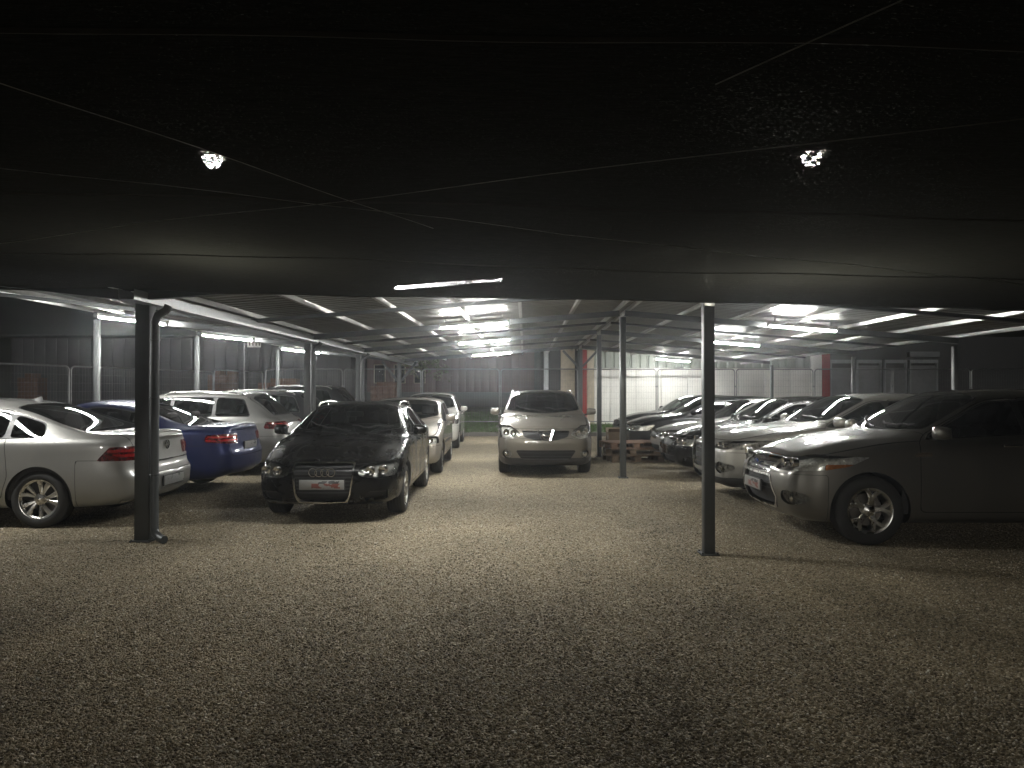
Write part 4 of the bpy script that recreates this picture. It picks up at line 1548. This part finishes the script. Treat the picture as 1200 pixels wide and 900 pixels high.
# ------------------------------------------------------------------ buildings behind
wh = empty("warehouse", (7.531, 28.618, 0.2))
tag(wh, "pale warehouse with white lower panels, ribbed cladding and red pillars behind the fence", "building")
wh.scale = (0.886,) * 3
wo = lambda x: x - 8.5
for k in range(9):
    xa = 3.15 + 1.12 * k
    MB().bev(wo(xa) + 0.008, wo(xa + 1.12) - 0.008, 0, 0.08, 0.09, 2.53, 0.006).build("white_panel", M_WHITE, wh)
for k in range(26):
    xa = 3.3 + 0.38 * k
    m = MB()
    m.add([(wo(xa), 0.16, 2.55), (wo(xa + 0.05), 0.10, 2.55), (wo(xa + 0.28), 0.10, 2.55), (wo(xa + 0.33), 0.16, 2.55), (wo(xa + 0.378), 0.16, 2.55),
           (wo(xa), 0.16, 4.6), (wo(xa + 0.05), 0.10, 4.6), (wo(xa + 0.28), 0.10, 4.6), (wo(xa + 0.33), 0.16, 4.6), (wo(xa + 0.378), 0.16, 4.6)],
          [(i, i + 1, i + 6, i + 5) for i in range(4)])
    m.build("cladding_sheet", M_CLAD, wh)
MB().box(wo(3.2), wo(13.3), 0.17, 5.0, 0.09, 4.62).build("wall", M_DGREY, wh)
MB().box(wo(3.25), wo(13.15), -0.02, 0.14, 2.532, 2.548).build("flashing", M_GALV, wh)
for xa, xb, mt, nm_ in ((3.02, 3.24, M_RED, "pillar"), (3.26, 3.56, M_BEIGE, "pillar"), (12.95, 13.42, M_WHITE, "pillar"), (13.44, 13.78, M_RED, "pillar")):
    MB().bev(wo(xa), wo(xb), -0.16, -0.02, 0.09, 4.3, 0.01).build(nm_, mt, wh)
for (x, z, w2) in ((8.9, 2.75, 0.0),):
    pass

an = empty("annexe", (1.949, 28.884, 0.2))
tag(an, "low annexe with a beige wall and dark doorway beside the white wall", "building")
an.scale = (0.886,) * 3
MB().bev(-0.05, 0.56, 0, 0.2, 0.09, 3.6, 0.01).build("beige_wall", M_BEIGE, an)
MB().bev(-0.58, -0.07, 0.03, 0.2, 0.09, 3.6, 0.01).build("door", M_DGREY, an)
MB().bev(0.58, 0.80, -0.05, 0.2, 0.09, 3.6, 0.01).build("pillar", M_DGREY, an)
MB().bev(-0.80, -0.60, -0.1, 0.1, 0.09, 3.6, 0.01).build("pale_column", simple("pale_column_paint", (0.55, 0.58, 0.6), 0.5), an)
MB().box(-0.8, 0.8, 0.22, 4, 0.09, 3.62).build("wall", M_DGREY, an)

gd = empty("grey_garage_block", (14.53, 28.618, 0.2))
tag(gd, "dark grey block with framed grey doors beyond the bright wall", "building")
gd.scale = (0.886,) * 3
MB().box(-2.58, 6, 0.2, 5, 0.09, 3.9).build("wall", M_DGREY, gd)
for k, (xa, xb) in enumerate(((-2.45, -1.55), (-1.3, -0.35), (-0.1, 0.75), (1.0, 2.1))):
    d_ = MB().bev(xa, xb, 0.10, 0.16, 0.1, 2.55 + 0.1 * (k % 2), 0.008).build("door", M_MGREY, gd)
    fm = MB()
    fm.box(xa - 0.07, xa - 0.005, 0.04, 0.2, 0.1, 2.75)
    fm.box(xb + 0.005, xb + 0.07, 0.04, 0.2, 0.1, 2.75)
    fm.box(xa - 0.07, xb + 0.07, 0.03, 0.2, 2.755, 2.9)
    fm.build("door_frame", simple("frame_grey", (0.26, 0.27, 0.28), 0.45), d_)
    MB().bev(xb - 0.12, xb - 0.09, 0.04, 0.10, 1.0, 1.14, 0.006).build("handle", M_GALV, d_)
MB().bev(0.9, 2.2, -0.05, 0.2, 3.02, 3.25, 0.01).build("lintel", M_MGREY, gd)

mh = empty("maroon_hall", (-3.0, 41, 0))
tag(mh, "long low hall with maroon metal wall on a dark base behind the aisle", "building")
for k in range(22):
    MB().bev(-5.0 + 0.42 * k, -5.0 + 0.42 * k + 0.41, 0, 0.05, 1.5, 5.2, 0.012).build("cladding_sheet", M_MAROON, mh)
MB().box(-5.02, 4.25, 0.06, 8, 0.3, 5.2).build("wall", M_DGREY, mh)
MB().bev(-5.05, 4.28, -0.08, 0.05, 0.3, 1.48, 0.01).build("plinth", M_DGREY, mh)
MB().bev(-5.2, 4.4, -0.2, 8.2, 5.2, 5.35, 0.01).build("roof_edge", M_DGREY, mh)
for k in range(3):
    wd = MB().bev(-4.6 + 1.1 * k, -4.0 + 1.1 * k, -0.03, 0.0, 2.0, 3.0, 0.005).build("window", M_DARKGLASS, mh)
    MB().tube([(-4.6 + 1.1 * k, -0.035, 2.0), (-4.0 + 1.1 * k, -0.035, 2.0), (-4.0 + 1.1 * k, -0.035, 3.0), (-4.6 + 1.1 * k, -0.035, 3.0)], 0.025, 4, closed=True).build("window_frame", M_BEIGE, wd)

rl = empty("warning_lamp", (px(552, 418, 40.7).x, 40.7, px(552, 418, 40.7).z))
tag(rl, "tiny red lamp glowing on the maroon hall", "lamp")
MB().lathe([(0.0, 0.06), (0.04, 0.05), (0.055, 0.02), (0.055, -0.02)], 14, axis='z').build("lens", glow("red_lamp", (1.0, 0.05, 0.12), 6.0), rl)
rb_ = MB().bev(-0.06, 0.06, -0.06, 0.06, -0.08, -0.02, 0.008)
rb_.beam((0, 0.03, -0.06), (0, 0.32, -0.1), 0.03, 0.03)
rb_.build("bracket", M_BLACK, rl)

# dark shed on the unlit side, stacks of tiles, sign pole, small tree
sh_ = empty("dark_shed", (-18, 40, 0))
tag(sh_, "unlit dark shed standing behind the fence corner", "building")
MB().box(-9, 9.3, 0.06, 8, 0.3, 4.4).build("wall", M_DGREY, sh_)
for k in range(30):
    MB().bev(-9 + 0.61 * k, -9 + 0.61 * k + 0.6, 0, 0.05, 0.35, 4.4, 0.01).build("wall_sheet", simple("shed_sheet", (0.035, 0.035, 0.036), 0.6), sh_)
MB().bev(-9.3, 9.6, -0.4, 8.3, 4.42, 4.55, 0.02).build("roof", M_DGREY, sh_)


def tile_stack(x, d, nx_, nz_, label, w=0.26, h=0.17):
    z0 = hz(x, d)
    t = empty("tile_stack", (x, d, z0))
    tag(t, label, "tile stack", "stacks of terracotta blocks behind the fence")
    MB().bev(-0.08, nx_ * w + 0.08, -0.1, 0.75, 0.0, 0.12, 0.01).build("pallet_base", M_WOOD, t)
    blk = MB().bev(0.006, w - 0.006, 0, 0.6, 0.004, h - 0.004, 0.008).mesh("block", M_TERRA)
    for i in range(nx_):
        for j in range(nz_):
            if j == nz_ - 1 and rnd.random() < 0.3: continue
            link("block", blk, t, (i * w, rnd.uniform(-0.03, 0.03), 0.12 + j * h))
    return t


q = px(243, 462, 30); tile_stack(q.x, 30, 4, 11, "tall stack of terracotta blocks seen over the blue saloon")
q = px(302, 462, 30.5); tile_stack(q.x, 30.5, 6, 9, "broad stack of terracotta blocks seen over the silver estate")
q = px(434, 462, 31); tile_stack(q.x, 31, 4, 8, "stack of terracotta blocks seen between the black and champagne cars")
q = px(20, 462, 28); tile_stack(q.x, 28, 3, 11, "dim stack of terracotta blocks seen over the silver saloon roof")

sp_ = empty("sign_pole", (px(286, 400, 26).x, 26, 0))
tag(sp_, "thin pole carrying a small pale barred sign beside the fence corner", "sign")
MB().tube([(0, 0, 0), (0, 0, 3.9)], 0.03, 10).build("pole", M_GALV, sp_)
s0 = px(290, 407, 26); s1 = px(306, 399, 26)
sx = sp_.location.x
bo = MB().bev(s0.x - sx, s1.x - sx, -0.05, -0.03, s0.z, s1.z, 0.004).build("board", M_WHITE, sp_)
for k in range(4):
    xx = s0.x - sx + (s1.x - s0.x) * (0.14 + 0.24 * k)
    MB().box(xx, xx + 0.04, -0.056, -0.0505, s0.z + 0.05, s1.z - 0.04).build("bar", M_BLACK, bo)
MB().beam((0.0, -0.02, s0.z + 0.1), (s0.x - sx + 0.1, -0.035, s0.z + 0.1), 0.02, 0.03).build("bracket", M_GALV, sp_)


def small_tree(x, d, h, label):
    z0 = hz(x, d)
    t = empty("young_tree", (x, d, z0))
    tag(t, label, "tree")
    tr_ = MB()
    tr_.tube([(0, 0, 0), (0.03, 0, h * 0.3), (-0.02, 0.03, h * 0.6), (0.02, 0, h * 0.95)], 0.05, 8, radii=[0.07, 0.055, 0.04, 0.015])
    cl = []
    for k in range(11):
        a = k * 2.4
        zz = h * (0.45 + 0.045 * k)
        l = 0.75 - 0.04 * k
        e = Vector((math.cos(a) * l, math.sin(a) * l, zz + 0.35))
        tr_.tube([(0, 0, zz), e * 0.5 + Vector((0, 0, zz * 0.5)), e], 0.02, 6, radii=[0.025, 0.015, 0.006])
        cl.append(e)
    tr_.build("trunk", M_BARK, t)
    c = MB()
    r3 = random.Random(9)
    for e in cl + [Vector((0, 0, h))]:
        for k in range(90):
            p = e + Vector((r3.gauss(0, 0.22), r3.gauss(0, 0.22), r3.gauss(0, 0.17)))
            n = Vector((r3.uniform(-1, 1), r3.uniform(-1, 1), r3.uniform(-1, 1))).normalized()
            s = n.orthogonal().normalized() * r3.uniform(0.03, 0.055)
            u = n.cross(s).normalized() * r3.uniform(0.05, 0.09)
            c.add([p - u, p + s, p + u, p - s], [(0, 1, 2, 3)])
    c.build("crown", M_LEAF, t)


small_tree(px(495, 418, 33).x, 33, 3.3, "young leafy tree between the fence and the maroon hall")

# ------------------------------------------------------------------ pallets
def pallet(x, y, z, rz, mat, label):
    t = empty("pallet", (x, y, z), rz)
    tag(t, label, "pallet", "wooden pallets stacked by the posts")
    for j in range(3):
        for i in range(3):
            MB().bev(-0.6 + 0.53 * i, -0.6 + 0.53 * i + 0.14, -0.4 + 0.345 * j, -0.4 + 0.345 * j + 0.11, 0.022, 0.10, 0.005).build("block", mat, t)
        MB().bev(-0.6, 0.6, -0.4 + 0.345 * j, -0.4 + 0.345 * j + 0.11, 0.0, 0.0215, 0.003).build("runner", mat, t)
    for i in range(3):
        MB().bev(-0.6 + 0.53 * i, -0.6 + 0.53 * i + 0.14, -0.4, 0.4, 0.1005, 0.12, 0.003).build("stringer", mat, t)
    for k in range(7):
        MB().bev(-0.6, 0.6, -0.4 + 0.1155 * k, -0.4 + 0.1155 * k + 0.107, 0.1205, 0.142 + rnd.uniform(-0.002, 0.004), 0.003).build("deck_board", mat, t)


pallet(2.72, 16.75, 0.0, 0.15, M_WOOD, "lowest weathered wooden pallet of the stack on the gravel")
pallet(2.68, 16.70, 0.1475, -0.05, M_WOOD, "middle wooden pallet of the stack by the carport post")
pallet(2.66, 16.68, 0.295, 0.22, M_WOODR, "reddish top pallet of the stack by the carport post")
bxo = empty("cardboard_box", (2.42, 17.35, 0))
tag(bxo, "brown cardboard box standing behind the pallet stack", "box")
MB().bev(-0.2, 0.2, -0.2, 0.2, 0, 0.62, 0.008).build("carton", M_CARD, bxo)
for a, sg in ((0, -1), (0, 1)):
    MB().add([(-0.2, sg * 0.2, 0.618), (0.2, sg * 0.2, 0.618), (0.2, sg * 0.33, 0.70), (-0.2, sg * 0.33, 0.70)], [(0, 1, 2, 3)]).build("flap", M_CARD, bxo)
# ------------------------------------------------------------------ the cars
P_SILVER = paint("silver_paint", (0.275, 0.272, 0.258), 0.6)
P_BLUE = paint("deep_blue_paint", (0.008, 0.014, 0.07), 0.3, 0.28, 0.02, 0.8, 0.2)
P_BLACK = paint("black_paint", (0.003, 0.003, 0.003), 0.0, 0.2, 0.008, 0.8, 0.1, 1.36)
P_BLACK2 = paint("black_metallic_paint", (0.008, 0.0085, 0.009), 0.0, 0.25, 0.015, 0.85, 0.15, 1.4)
P_CHAMP = paint("champagne_paint", (0.28, 0.255, 0.22), 0.45)
P_WHITE = paint("white_paint", (0.62, 0.61, 0.57), 0.0, 0.35)
P_BRONZE = paint("bronze_paint", (0.135, 0.124, 0.104), 0.5)
P_GREY = paint("warm_grey_paint", (0.135, 0.129, 0.113), 0.72, 0.3)
P_LIGHT = paint("light_silver_paint", (0.28, 0.28, 0.268), 0.6)
P_LIGHT2 = paint("satin_silver_paint", (0.23, 0.228, 0.215), 0.5)
P_DARK = paint("dark_grey_paint", (0.025, 0.026, 0.028), 0.1, 0.28, 0.03, 0.9, 0.25, 1.42)

YA = math.pi / 2   # nose towards the open gravel

# silver saloon, tail to the aisle
sal = dict(L=4.72, W=1.83, H=1.485, fo=0.87, wb=2.79, rt=0.33, rr=0.222, zn=0.80, zc=0.99, sc=1.25, sr=2.05, sR=3.22, sd=4.22, zd=1.09, zend=1.07, b0=0.93, b1=1.0, rear='sedan',
           wroof=0.71, sB=2.42, sC=3.28, sW=3.72, wheel='twin10', chrome_side=True, antenna=True, dark_rear=False,
           tail=[(0.50, 0.76), (1.2, 0.76), (1.2, 0.92), (0.44, 0.93)], tailside=[(4.30, 0.755), (5.2, 0.74), (5.2, 0.95), (4.45, 0.925)], rplate_z=0.47, plate_f=False,
           rrake=[(0.25, -0.10), (0.40, -0.005), (0.56, 0.0), (0.66, -0.05), (0.95, -0.07), (1.1, 0.0)])
c = build_car("saloon_car", "silver saloon with twin-spoke wheels parked tail to the aisle behind the thick post", sal, P_SILVER, (-5.40 - 3.66 + sal['L'] / 2, 9.36, 0), 0)
x = c['front_x'](0, 0.90, True) - c['sh']
ring(c['tail'], x + 0.012, 0, 0.90, 0.052, 0.006, M_CHROME)
eb = MB()
for sg in (1, -1):
    for a, b in (((0.026, 0.04), (0.0, 0.004)), ((0.044, 0.016), (0.022, -0.04)), ((0.022, -0.04), (0.0, -0.005))):
        eb.beam((x + 0.014, sg * a[0], 0.90 + a[1]), (x + 0.014, sg * b[0], 0.90 + b[1]), 0.008, 0.006)
eb.build("emblem_letters", M_CHROME, c['tail'])
for zz, nm_ in ((0.715, 'trim_strip'), (0.29, 'trim_strip')):
    st_ = c['FULL'].keep(lambda x_, y_, z_: np.maximum.reduce([np.abs(z_ - zz) - 0.011, 4.5 - x_ if zz < 0.5 else 4.62 - x_]))
    c['part'](nm_, [(st_, 0.006, 0)], M_CHROME, 0)

# blue saloon
blu = dict(L=4.63, W=1.81, H=1.43, fo=0.78, wb=2.81, rt=0.325, zn=0.78, zc=0.97, sc=1.35, sr=2.15, sR=3.15, sd=4.12, zd=1.05, zend=1.05, b0=0.92, b1=0.98, rear='sedan', sB=2.45, sC=3.3, sW=3.6,
           tail=[(0.42, 0.76), (1.2, 0.74), (1.2, 0.93), (0.40, 0.91)], tailside=[(4.28, 0.80), (5, 0.74), (5, 0.98), (4.30, 0.9)], rplate_z=0.72, plate_f=False, antenna=True,
           rrake=[(0.25, -0.10), (0.40, 0.0), (0.6, 0.0), (0.7, -0.03), (0.95, -0.06), (1.05, 0.0)])
build_car("saloon_car", "deep blue saloon parked tail to the aisle beside the silver saloon", blu, P_BLUE, (-4.25 - blu['L'] / 2 + 0.02, 11.9, 0), 0)

# silver estate
est = dict(L=4.45, W=1.83, H=1.57, fo=0.86, wb=2.6, rt=0.34, zn=0.9, zc=1.06, sc=1.2, sr=1.95, sR=3.72, sd=4.28, zd=1.08, zend=1.03, b0=1.0, b1=1.07, sB=2.35, sC=3.15, sW=3.86, rails=True,
           tail=[(0.42, 0.86), (1.2, 0.86), (1.2, 1.0), (0.40, 1.0)], tailside=[(4.06, 0.86), (5, 0.82), (5, 1.03), (4.12, 1.0)], rplate_z=0.66, plate_f=False, spoiler=True, clad=False, wheel='multi', dark_rear=False)
build_car("estate_car", "silver estate with roof rails parked tail to the aisle beyond the blue saloon", est, P_LIGHT, (-4.22 - est['L'] / 2, 14.6, 0), 0)
es2 = dict(est, H=1.60, plate_f=False, sW=3.9, chrome_side=True)
build_car("estate_car", "dark estate with pale roof rails beside the silver estate", es2, P_DARK, (-4.1 - est['L'] / 2, 17.3, 0), 0)
es3 = dict(est, H=1.73, zc=1.13, b0=1.05, b1=1.12, zn=0.98, zd=1.15, zend=1.08, rails=True, plate_f=False, detail=1)
build_car("tall_estate_car", "tall black car with bright roof rails at the far end of the tail-out row", es3, P_BLACK2, (-3.95 - est['L'] / 2, 20.1, 0), 0)

# black hatchback facing the gravel
aud = dict(L=4.29, W=1.77, H=1.425, fo=0.85, wb=2.58, rt=0.317, rr=0.212, zn=0.775, zc=0.985, sc=1.22, sr=1.92, sR=3.52, sd=4.12, zd=0.98, zend=0.92, b0=0.93, b1=0.985, sB=2.3, sC=3.1, sW=3.72, rails=True,
           wroof=0.70, head=[(0.41, 0.585), (0.50, 0.545), (1.1, 0.57), (1.1, 0.745), (0.62, 0.715), (0.42, 0.675)], headside=[(-0.4, 0.45), (0.40, 0.57), (0.64, 0.735), (-0.4, 0.80)],
           grille=[(-0.5, 0.27), (0.275, 0.27), (0.31, 0.36), (0.345, 0.60), (0.345, 0.705), (-0.5, 0.705)], slats=10, bar=0.009, grille_frame=0.016,
           lower=[(0.46, 0.27), (0.74, 0.29), (0.74, 0.40), (0.52, 0.39)], lslats=3, fog=None, plate_z=0.475, smoked=True, wheel='multi', w0=0.76, bulge=0.10,
           rake=[(0.2, 0.07), (0.34, 0.0), (0.6, 0.0), (0.7, 0.03), (0.78, 0.10), (0.95, 0.18)], amber=False, dark_rear=False)
c = build_car("hatchback_car", "glossy black hatchback with a tall framed grille facing the gravel", aud, P_BLACK, (-2.24, 9.62 - aud['fo'] + aud['L'] / 2, 0), YA + R(0.6))
x = c['front_x'](0, 0.61) - c['sh']
for k in range(4):
    ring(c['root'], x - 0.012, -0.105 + 0.07 * k, 0.615, 0.046, 0.007, M_CHROME)

# champagne and white cars behind it
old = dict(L=4.2, W=1.70, H=1.44, fo=0.80, wb=2.55, rt=0.305, rr=0.19, zn=0.80, zc=0.97, sc=1.25, sr=1.85, sR=3.55, sd=4.05, zd=0.98, zend=0.92, b0=0.93, b1=0.97, sB=2.28, sC=3.1, sW=3.7,
           wroof=0.80, w0=0.85, bulge=0.05, rake=[(0.2, 0.05), (0.36, 0.0), (0.6, 0.0), (0.7, 0.02), (0.95, 0.10)], head=[(0.44, 0.60), (1.1, 0.60), (1.1, 0.73), (0.44, 0.73)],
           headside=[(-0.4, 0.5), (0.3, 0.60), (0.32, 0.73), (-0.4, 0.8)], grille=[(-0.5, 0.60), (0.40, 0.60), (0.40, 0.73), (-0.5, 0.73)], dark_rear=False, detail=1)
c = build_car("older_car", "boxy champagne car parked directly behind the black hatchback", old, P_CHAMP, (-2.18, 14.3 - old['fo'] + old['L'] / 2, 0), YA + R(0.9))
for sg in (1, -1):
    st_ = c['FULL'].keep(lambda x_, y_, z_: np.maximum.reduce([np.abs(z_ - 0.56) - 0.025, 1.25 - x_, x_ - 2.95, 0.6 - y_]))
    c['part']('side_moulding', [(st_, 0.012, 0)], M_BLACK, sg)
whi = dict(L=4.15, W=1.76, H=1.53, fo=0.86, wb=2.55, rt=0.32, zn=0.88, zc=1.03, sc=1.15, sr=1.85, sR=3.55, sd=4.02, zd=1.02, zend=0.96, b0=0.97, b1=1.03, sB=2.25, sC=3.05, sW=3.65, detail=1)
build_car("white_hatchback", "white hatchback parked last in the file behind the champagne car", whi, P_WHITE, (-2.32, 20.4 - whi['fo'] + whi['L'] / 2, 0), YA + R(0.9))

# bronze crossover in the aisle
cro = dict(L=4.33, W=1.79, H=1.60, fo=0.92, wb=2.63, rt=0.34, rr=0.22, zn=0.95, zc=1.12, sc=1.22, sr=1.98, sR=3.62, sd=4.15, zd=1.1, zend=1.02, b0=1.05, b1=1.12, sB=2.35, sC=3.12, sW=3.72, clad=True, rails=True,
           wroof=0.73, head=[(0.46, 0.77), (0.60, 0.70), (1.1, 0.76), (1.1, 0.95), (0.66, 0.93), (0.5, 0.84)], headside=[(-0.4, 0.6), (0.42, 0.74), (0.70, 0.96), (-0.4, 1.05)],
           grille=[(-0.5, 0.66), (0.20, 0.68), (0.40, 0.74), (0.43, 0.845), (-0.5, 0.845)], slats=6, bar=0.005,
           lower=[(-0.5, 0.34), (0.44, 0.34), (0.55, 0.50), (-0.5, 0.50)], lslats=5, fog=(0.70, 0.43, 0.075, 1.15), plate_f=False, w0=0.77, bulge=0.10,
           rake=[(0.2, 0.08), (0.36, 0.01), (0.6, 0.0), (0.78, 0.04), (0.92, 0.12), (1.1, 0.2)], mirror_dark=False, dark_rear=True, smoked=False)
c = build_car("crossover_car", "bronze crossover without a plate standing alone in the middle aisle", cro, P_BRONZE, (0.63, 14.35 - cro['fo'] + cro['L'] / 2, 0), YA - R(0.5))
x = c['front_x'](0, 0.76) - c['sh'] - 0.012
ring(c['root'], x, 0, 0.765, 0.066, 0.010, M_CHROME)
eb = MB().bev(x - 0.012, x + 0.0, -0.085, 0.085, 0.75, 0.78, 0.004)
eb.build("emblem_bar", M_CHROME, c['root'])
for sg in (1, -1):
    p0, p1 = (0.135, 0.855), (0.075, 0.675)
    v = MB().beam((c['front_x'](0.135, 0.855) - c['sh'] - 0.01, sg * p0[0], p0[1]), (c['front_x'](0.075, 0.675) - c['sh'] - 0.012, sg * p1[0], p1[1]), 0.026, 0.016)
    v.build("grille_strut", M_CHROME, c['root'])
    # raised crease along the hood
    A0, pool = c['A0'], c['pool']
    pts = []
    for t in np.linspace(0, 1, 10):
        xx, yy = 0.35 + 0.8 * t, 0.26 + 0.16 * t
        i = np.argmin((A0[:, 0] - xx)**2 + (A0[:, 1] - yy)**2 + 50 * (A0[:, 2] < 0.8))
        pts.append((A0[i, 0] - c['sh'], sg * A0[i, 1], A0[i, 2] - 0.004))
    MB().tube(pts, 0.016, 8, radii=[0.006 + 0.012 * math.sin(math.pi * k / 9) for k in range(10)]).build("hood_crease", P_BRONZE, c['root'])

# right-hand row, noses to the aisle
kug = dict(L=4.34, W=1.85, H=1.60, fo=0.80, wb=2.69, rt=0.352, rr=0.228, zn=0.95, zc=1.13, sc=1.18, sr=2.0, sR=3.6, sd=4.1, zd=1.12, zend=1.05, b0=1.04, b1=1.13, sB=2.42, sC=3.22, sW=3.75, wheel='y5',
           wroof=0.70, head=[(0.46, 0.745), (0.6, 0.735), (1.2, 0.76), (1.2, 0.96), (0.7, 0.92), (0.5, 0.83)], headside=[(-0.4, 0.70), (0.38, 0.765), (0.58, 0.80), (0.80, 0.895), (0.5, 0.905), (-0.4, 0.95)],
           grille=[(-0.5, 0.70), (0.37, 0.70), (0.43, 0.855), (-0.5, 0.855)], slats=3, bar=0.015, bar_mat=M_CHROME, grille_frame=0.01,
           lower=[(-0.5, 0.34), (0.44, 0.34), (0.52, 0.45), (0.40, 0.655), (-0.5, 0.655)], lslats=6, lower_frame=0.022, lframe_mat=M_ALLOY, fog=(0.73, 0.47, 0.075, 1.5), plate_z=0.54,
           amber=True, chrome_side=True, tinted=True, w0=0.78, bulge=0.09, rake=[(0.2, 0.16), (0.36, 0.04), (0.55, 0.0), (0.72, 0.02), (0.9, 0.1), (1.1, 0.2)], dark_rear=True, mirror_dark=False)
KX = 3.63 - kug['fo'] + kug['L'] / 2
c = build_car("crossover_car", "warm dark grey crossover with five-spoke alloy wheels nearest the open gravel", kug, P_GREY, (KX, 8.42, 0), R(0.0))
# chrome side vent behind the front wheel
for sg in (1, -1):
    vt = c['FULL'].keep(lambda x_, y_, z_: np.maximum(sdpoly([(1.24, 0.90), (1.44, 0.905), (1.40, 0.95), (1.20, 0.94)], x_, z_), 0.5 - y_))
    c['part']('side_vent', [(vt, 0.006, 0)], M_CHROME, sg)
    hp = MB()
x = c['front_x'](0, 0.79) - c['sh']
ov = MB()
ov.lathe([(0.0, 0.014), (0.05, 0.012), (0.06, 0.004), (0.062, 0.0)], 28, axis='x')
ov.v = [(x - 0.022 - a * 0.9 + 0.006, b * 1.25, 0.785 + d * 0.52) for a, b, d in ov.v]
ov.build("emblem", simple("emblem_blue", (0.02, 0.05, 0.18), 0.2, coat=1.0), c['root'])
ring(c['root'], x - 0.02, 0, 0.785, 0.076, 0.006, M_CHROME, 'emblem_rim', sq=0.5)
A0, pool = c['A0'], c['pool']

peu = dict(L=4.36, W=1.83, H=1.545, fo=0.90, wb=2.61, rt=0.345, rr=0.228, zn=0.95, zc=1.10, sc=1.30, sr=2.05, sR=3.6, sd=4.15, zd=1.1, zend=1.03, b0=1.03, b1=1.1, sB=2.4, sC=3.2, sW=3.75, clad=True,
           head=[(0.50, 0.76), (1.2, 0.74), (1.2, 0.90), (0.55, 0.86)], headside=[(-0.4, 0.70), (0.4, 0.75), (0.86, 0.88), (0.5, 0.90), (-0.4, 0.93)],
           grille=[(-0.5, 0.46), (0.46, 0.46), (0.50, 0.80), (-0.5, 0.80)], slats=7, bar=0.008, bar_mat=M_CHROME, lower=[(-0.5, 0.30), (0.5, 0.30), (0.52, 0.40), (-0.5, 0.40)],
           fog=(0.72, 0.50, 0.08, 1.3), smoked=True, plate_f=False, w0=0.80, mirror_dark=False, rake=[(0.2, 0.12), (0.36, 0.02), (0.6, 0.0), (0.8, 0.02), (0.95, 0.10), (1.1, 0.2)], dark_rear=True)
build_car("crossover_car", "light silver crossover with dark lower bumper beside the warm grey crossover", peu, P_LIGHT2, (2.88 + peu['L'] / 2, 11.15, 0), R(1.0))
hat = dict(L=4.25, W=1.78, H=1.475, fo=0.86, wb=2.6, rt=0.325, zn=0.80, zc=1.0, sc=1.2, sr=1.95, sR=3.5, sd=4.05, zd=1.0, zend=0.95, b0=0.95, b1=1.02, amber=False,
           head=[(0.46, 0.60), (1.2, 0.60), (1.2, 0.77), (0.52, 0.735)], headside=[(-0.4, 0.56), (0.42, 0.61), (0.62, 0.77), (-0.4, 0.80)], plate_f=False, grille_frame=0.014)
build_car("hatchback_car", "black hatchback with clear headlamps between two silver cars in the nose-out row", hat, P_BLACK, (2.93 + hat['L'] / 2, 13.8, 0), 0)
sil = dict(hat, H=1.42, zn=0.78, zc=0.95, b0=0.90, b1=0.96, fog=(0.66, 0.45, 0.09, 1.0), detail=1)
build_car("small_hatchback", "silver hatchback with round fog lamp mostly hidden in the nose-out row", sil, P_LIGHT, (3.16 + hat['L'] / 2, 16.35, 0), 0)
blk = dict(hat, H=1.45, L=4.5, sR=3.7, sd=4.3, sW=3.9, sC=3.25, detail=1, zn=0.84)
build_car("estate_car", "black car behind the pallet stack in the nose-out row", blk, P_BLACK2, (2.87 + 2.25, 18.75, 0), 0)
blk2 = dict(hat, H=1.46, detail=1, zn=0.84)
build_car("hatchback_car", "dark grey car at the far end of the nose-out row by the white wall", blk2, P_DARK, (3.0 + 2.12, 21.3, 0), 0)
# ------------------------------------------------------------------ scattering volume added to imitate lens bloom round the lamps
def bloom_box():
    m = bpy.data.materials.new("bloom_scatter")
    m.use_nodes = True
    nt = m.node_tree
    nt.nodes.remove(nt.nodes["Principled BSDF"])
    v = nt.nodes.new("ShaderNodeVolumePrincipled")
    v.inputs["Color"].default_value = (0.92, 0.95, 1.0, 1)
    v.inputs["Density"].default_value = BLOOM_DENSITY
    v.inputs["Anisotropy"].default_value = 0.86
    nt.links.new(v.outputs[0], nt.nodes["Material Output"].inputs["Volume"])
    o = MB().box(-78, 78, -28, 78, -1.0, 6.2).build("bloom_volume", m)
    tag(o, "thin scattering volume added to give the lamps a lens bloom", "bloom_volume", kind="stuff")


bloom_box()
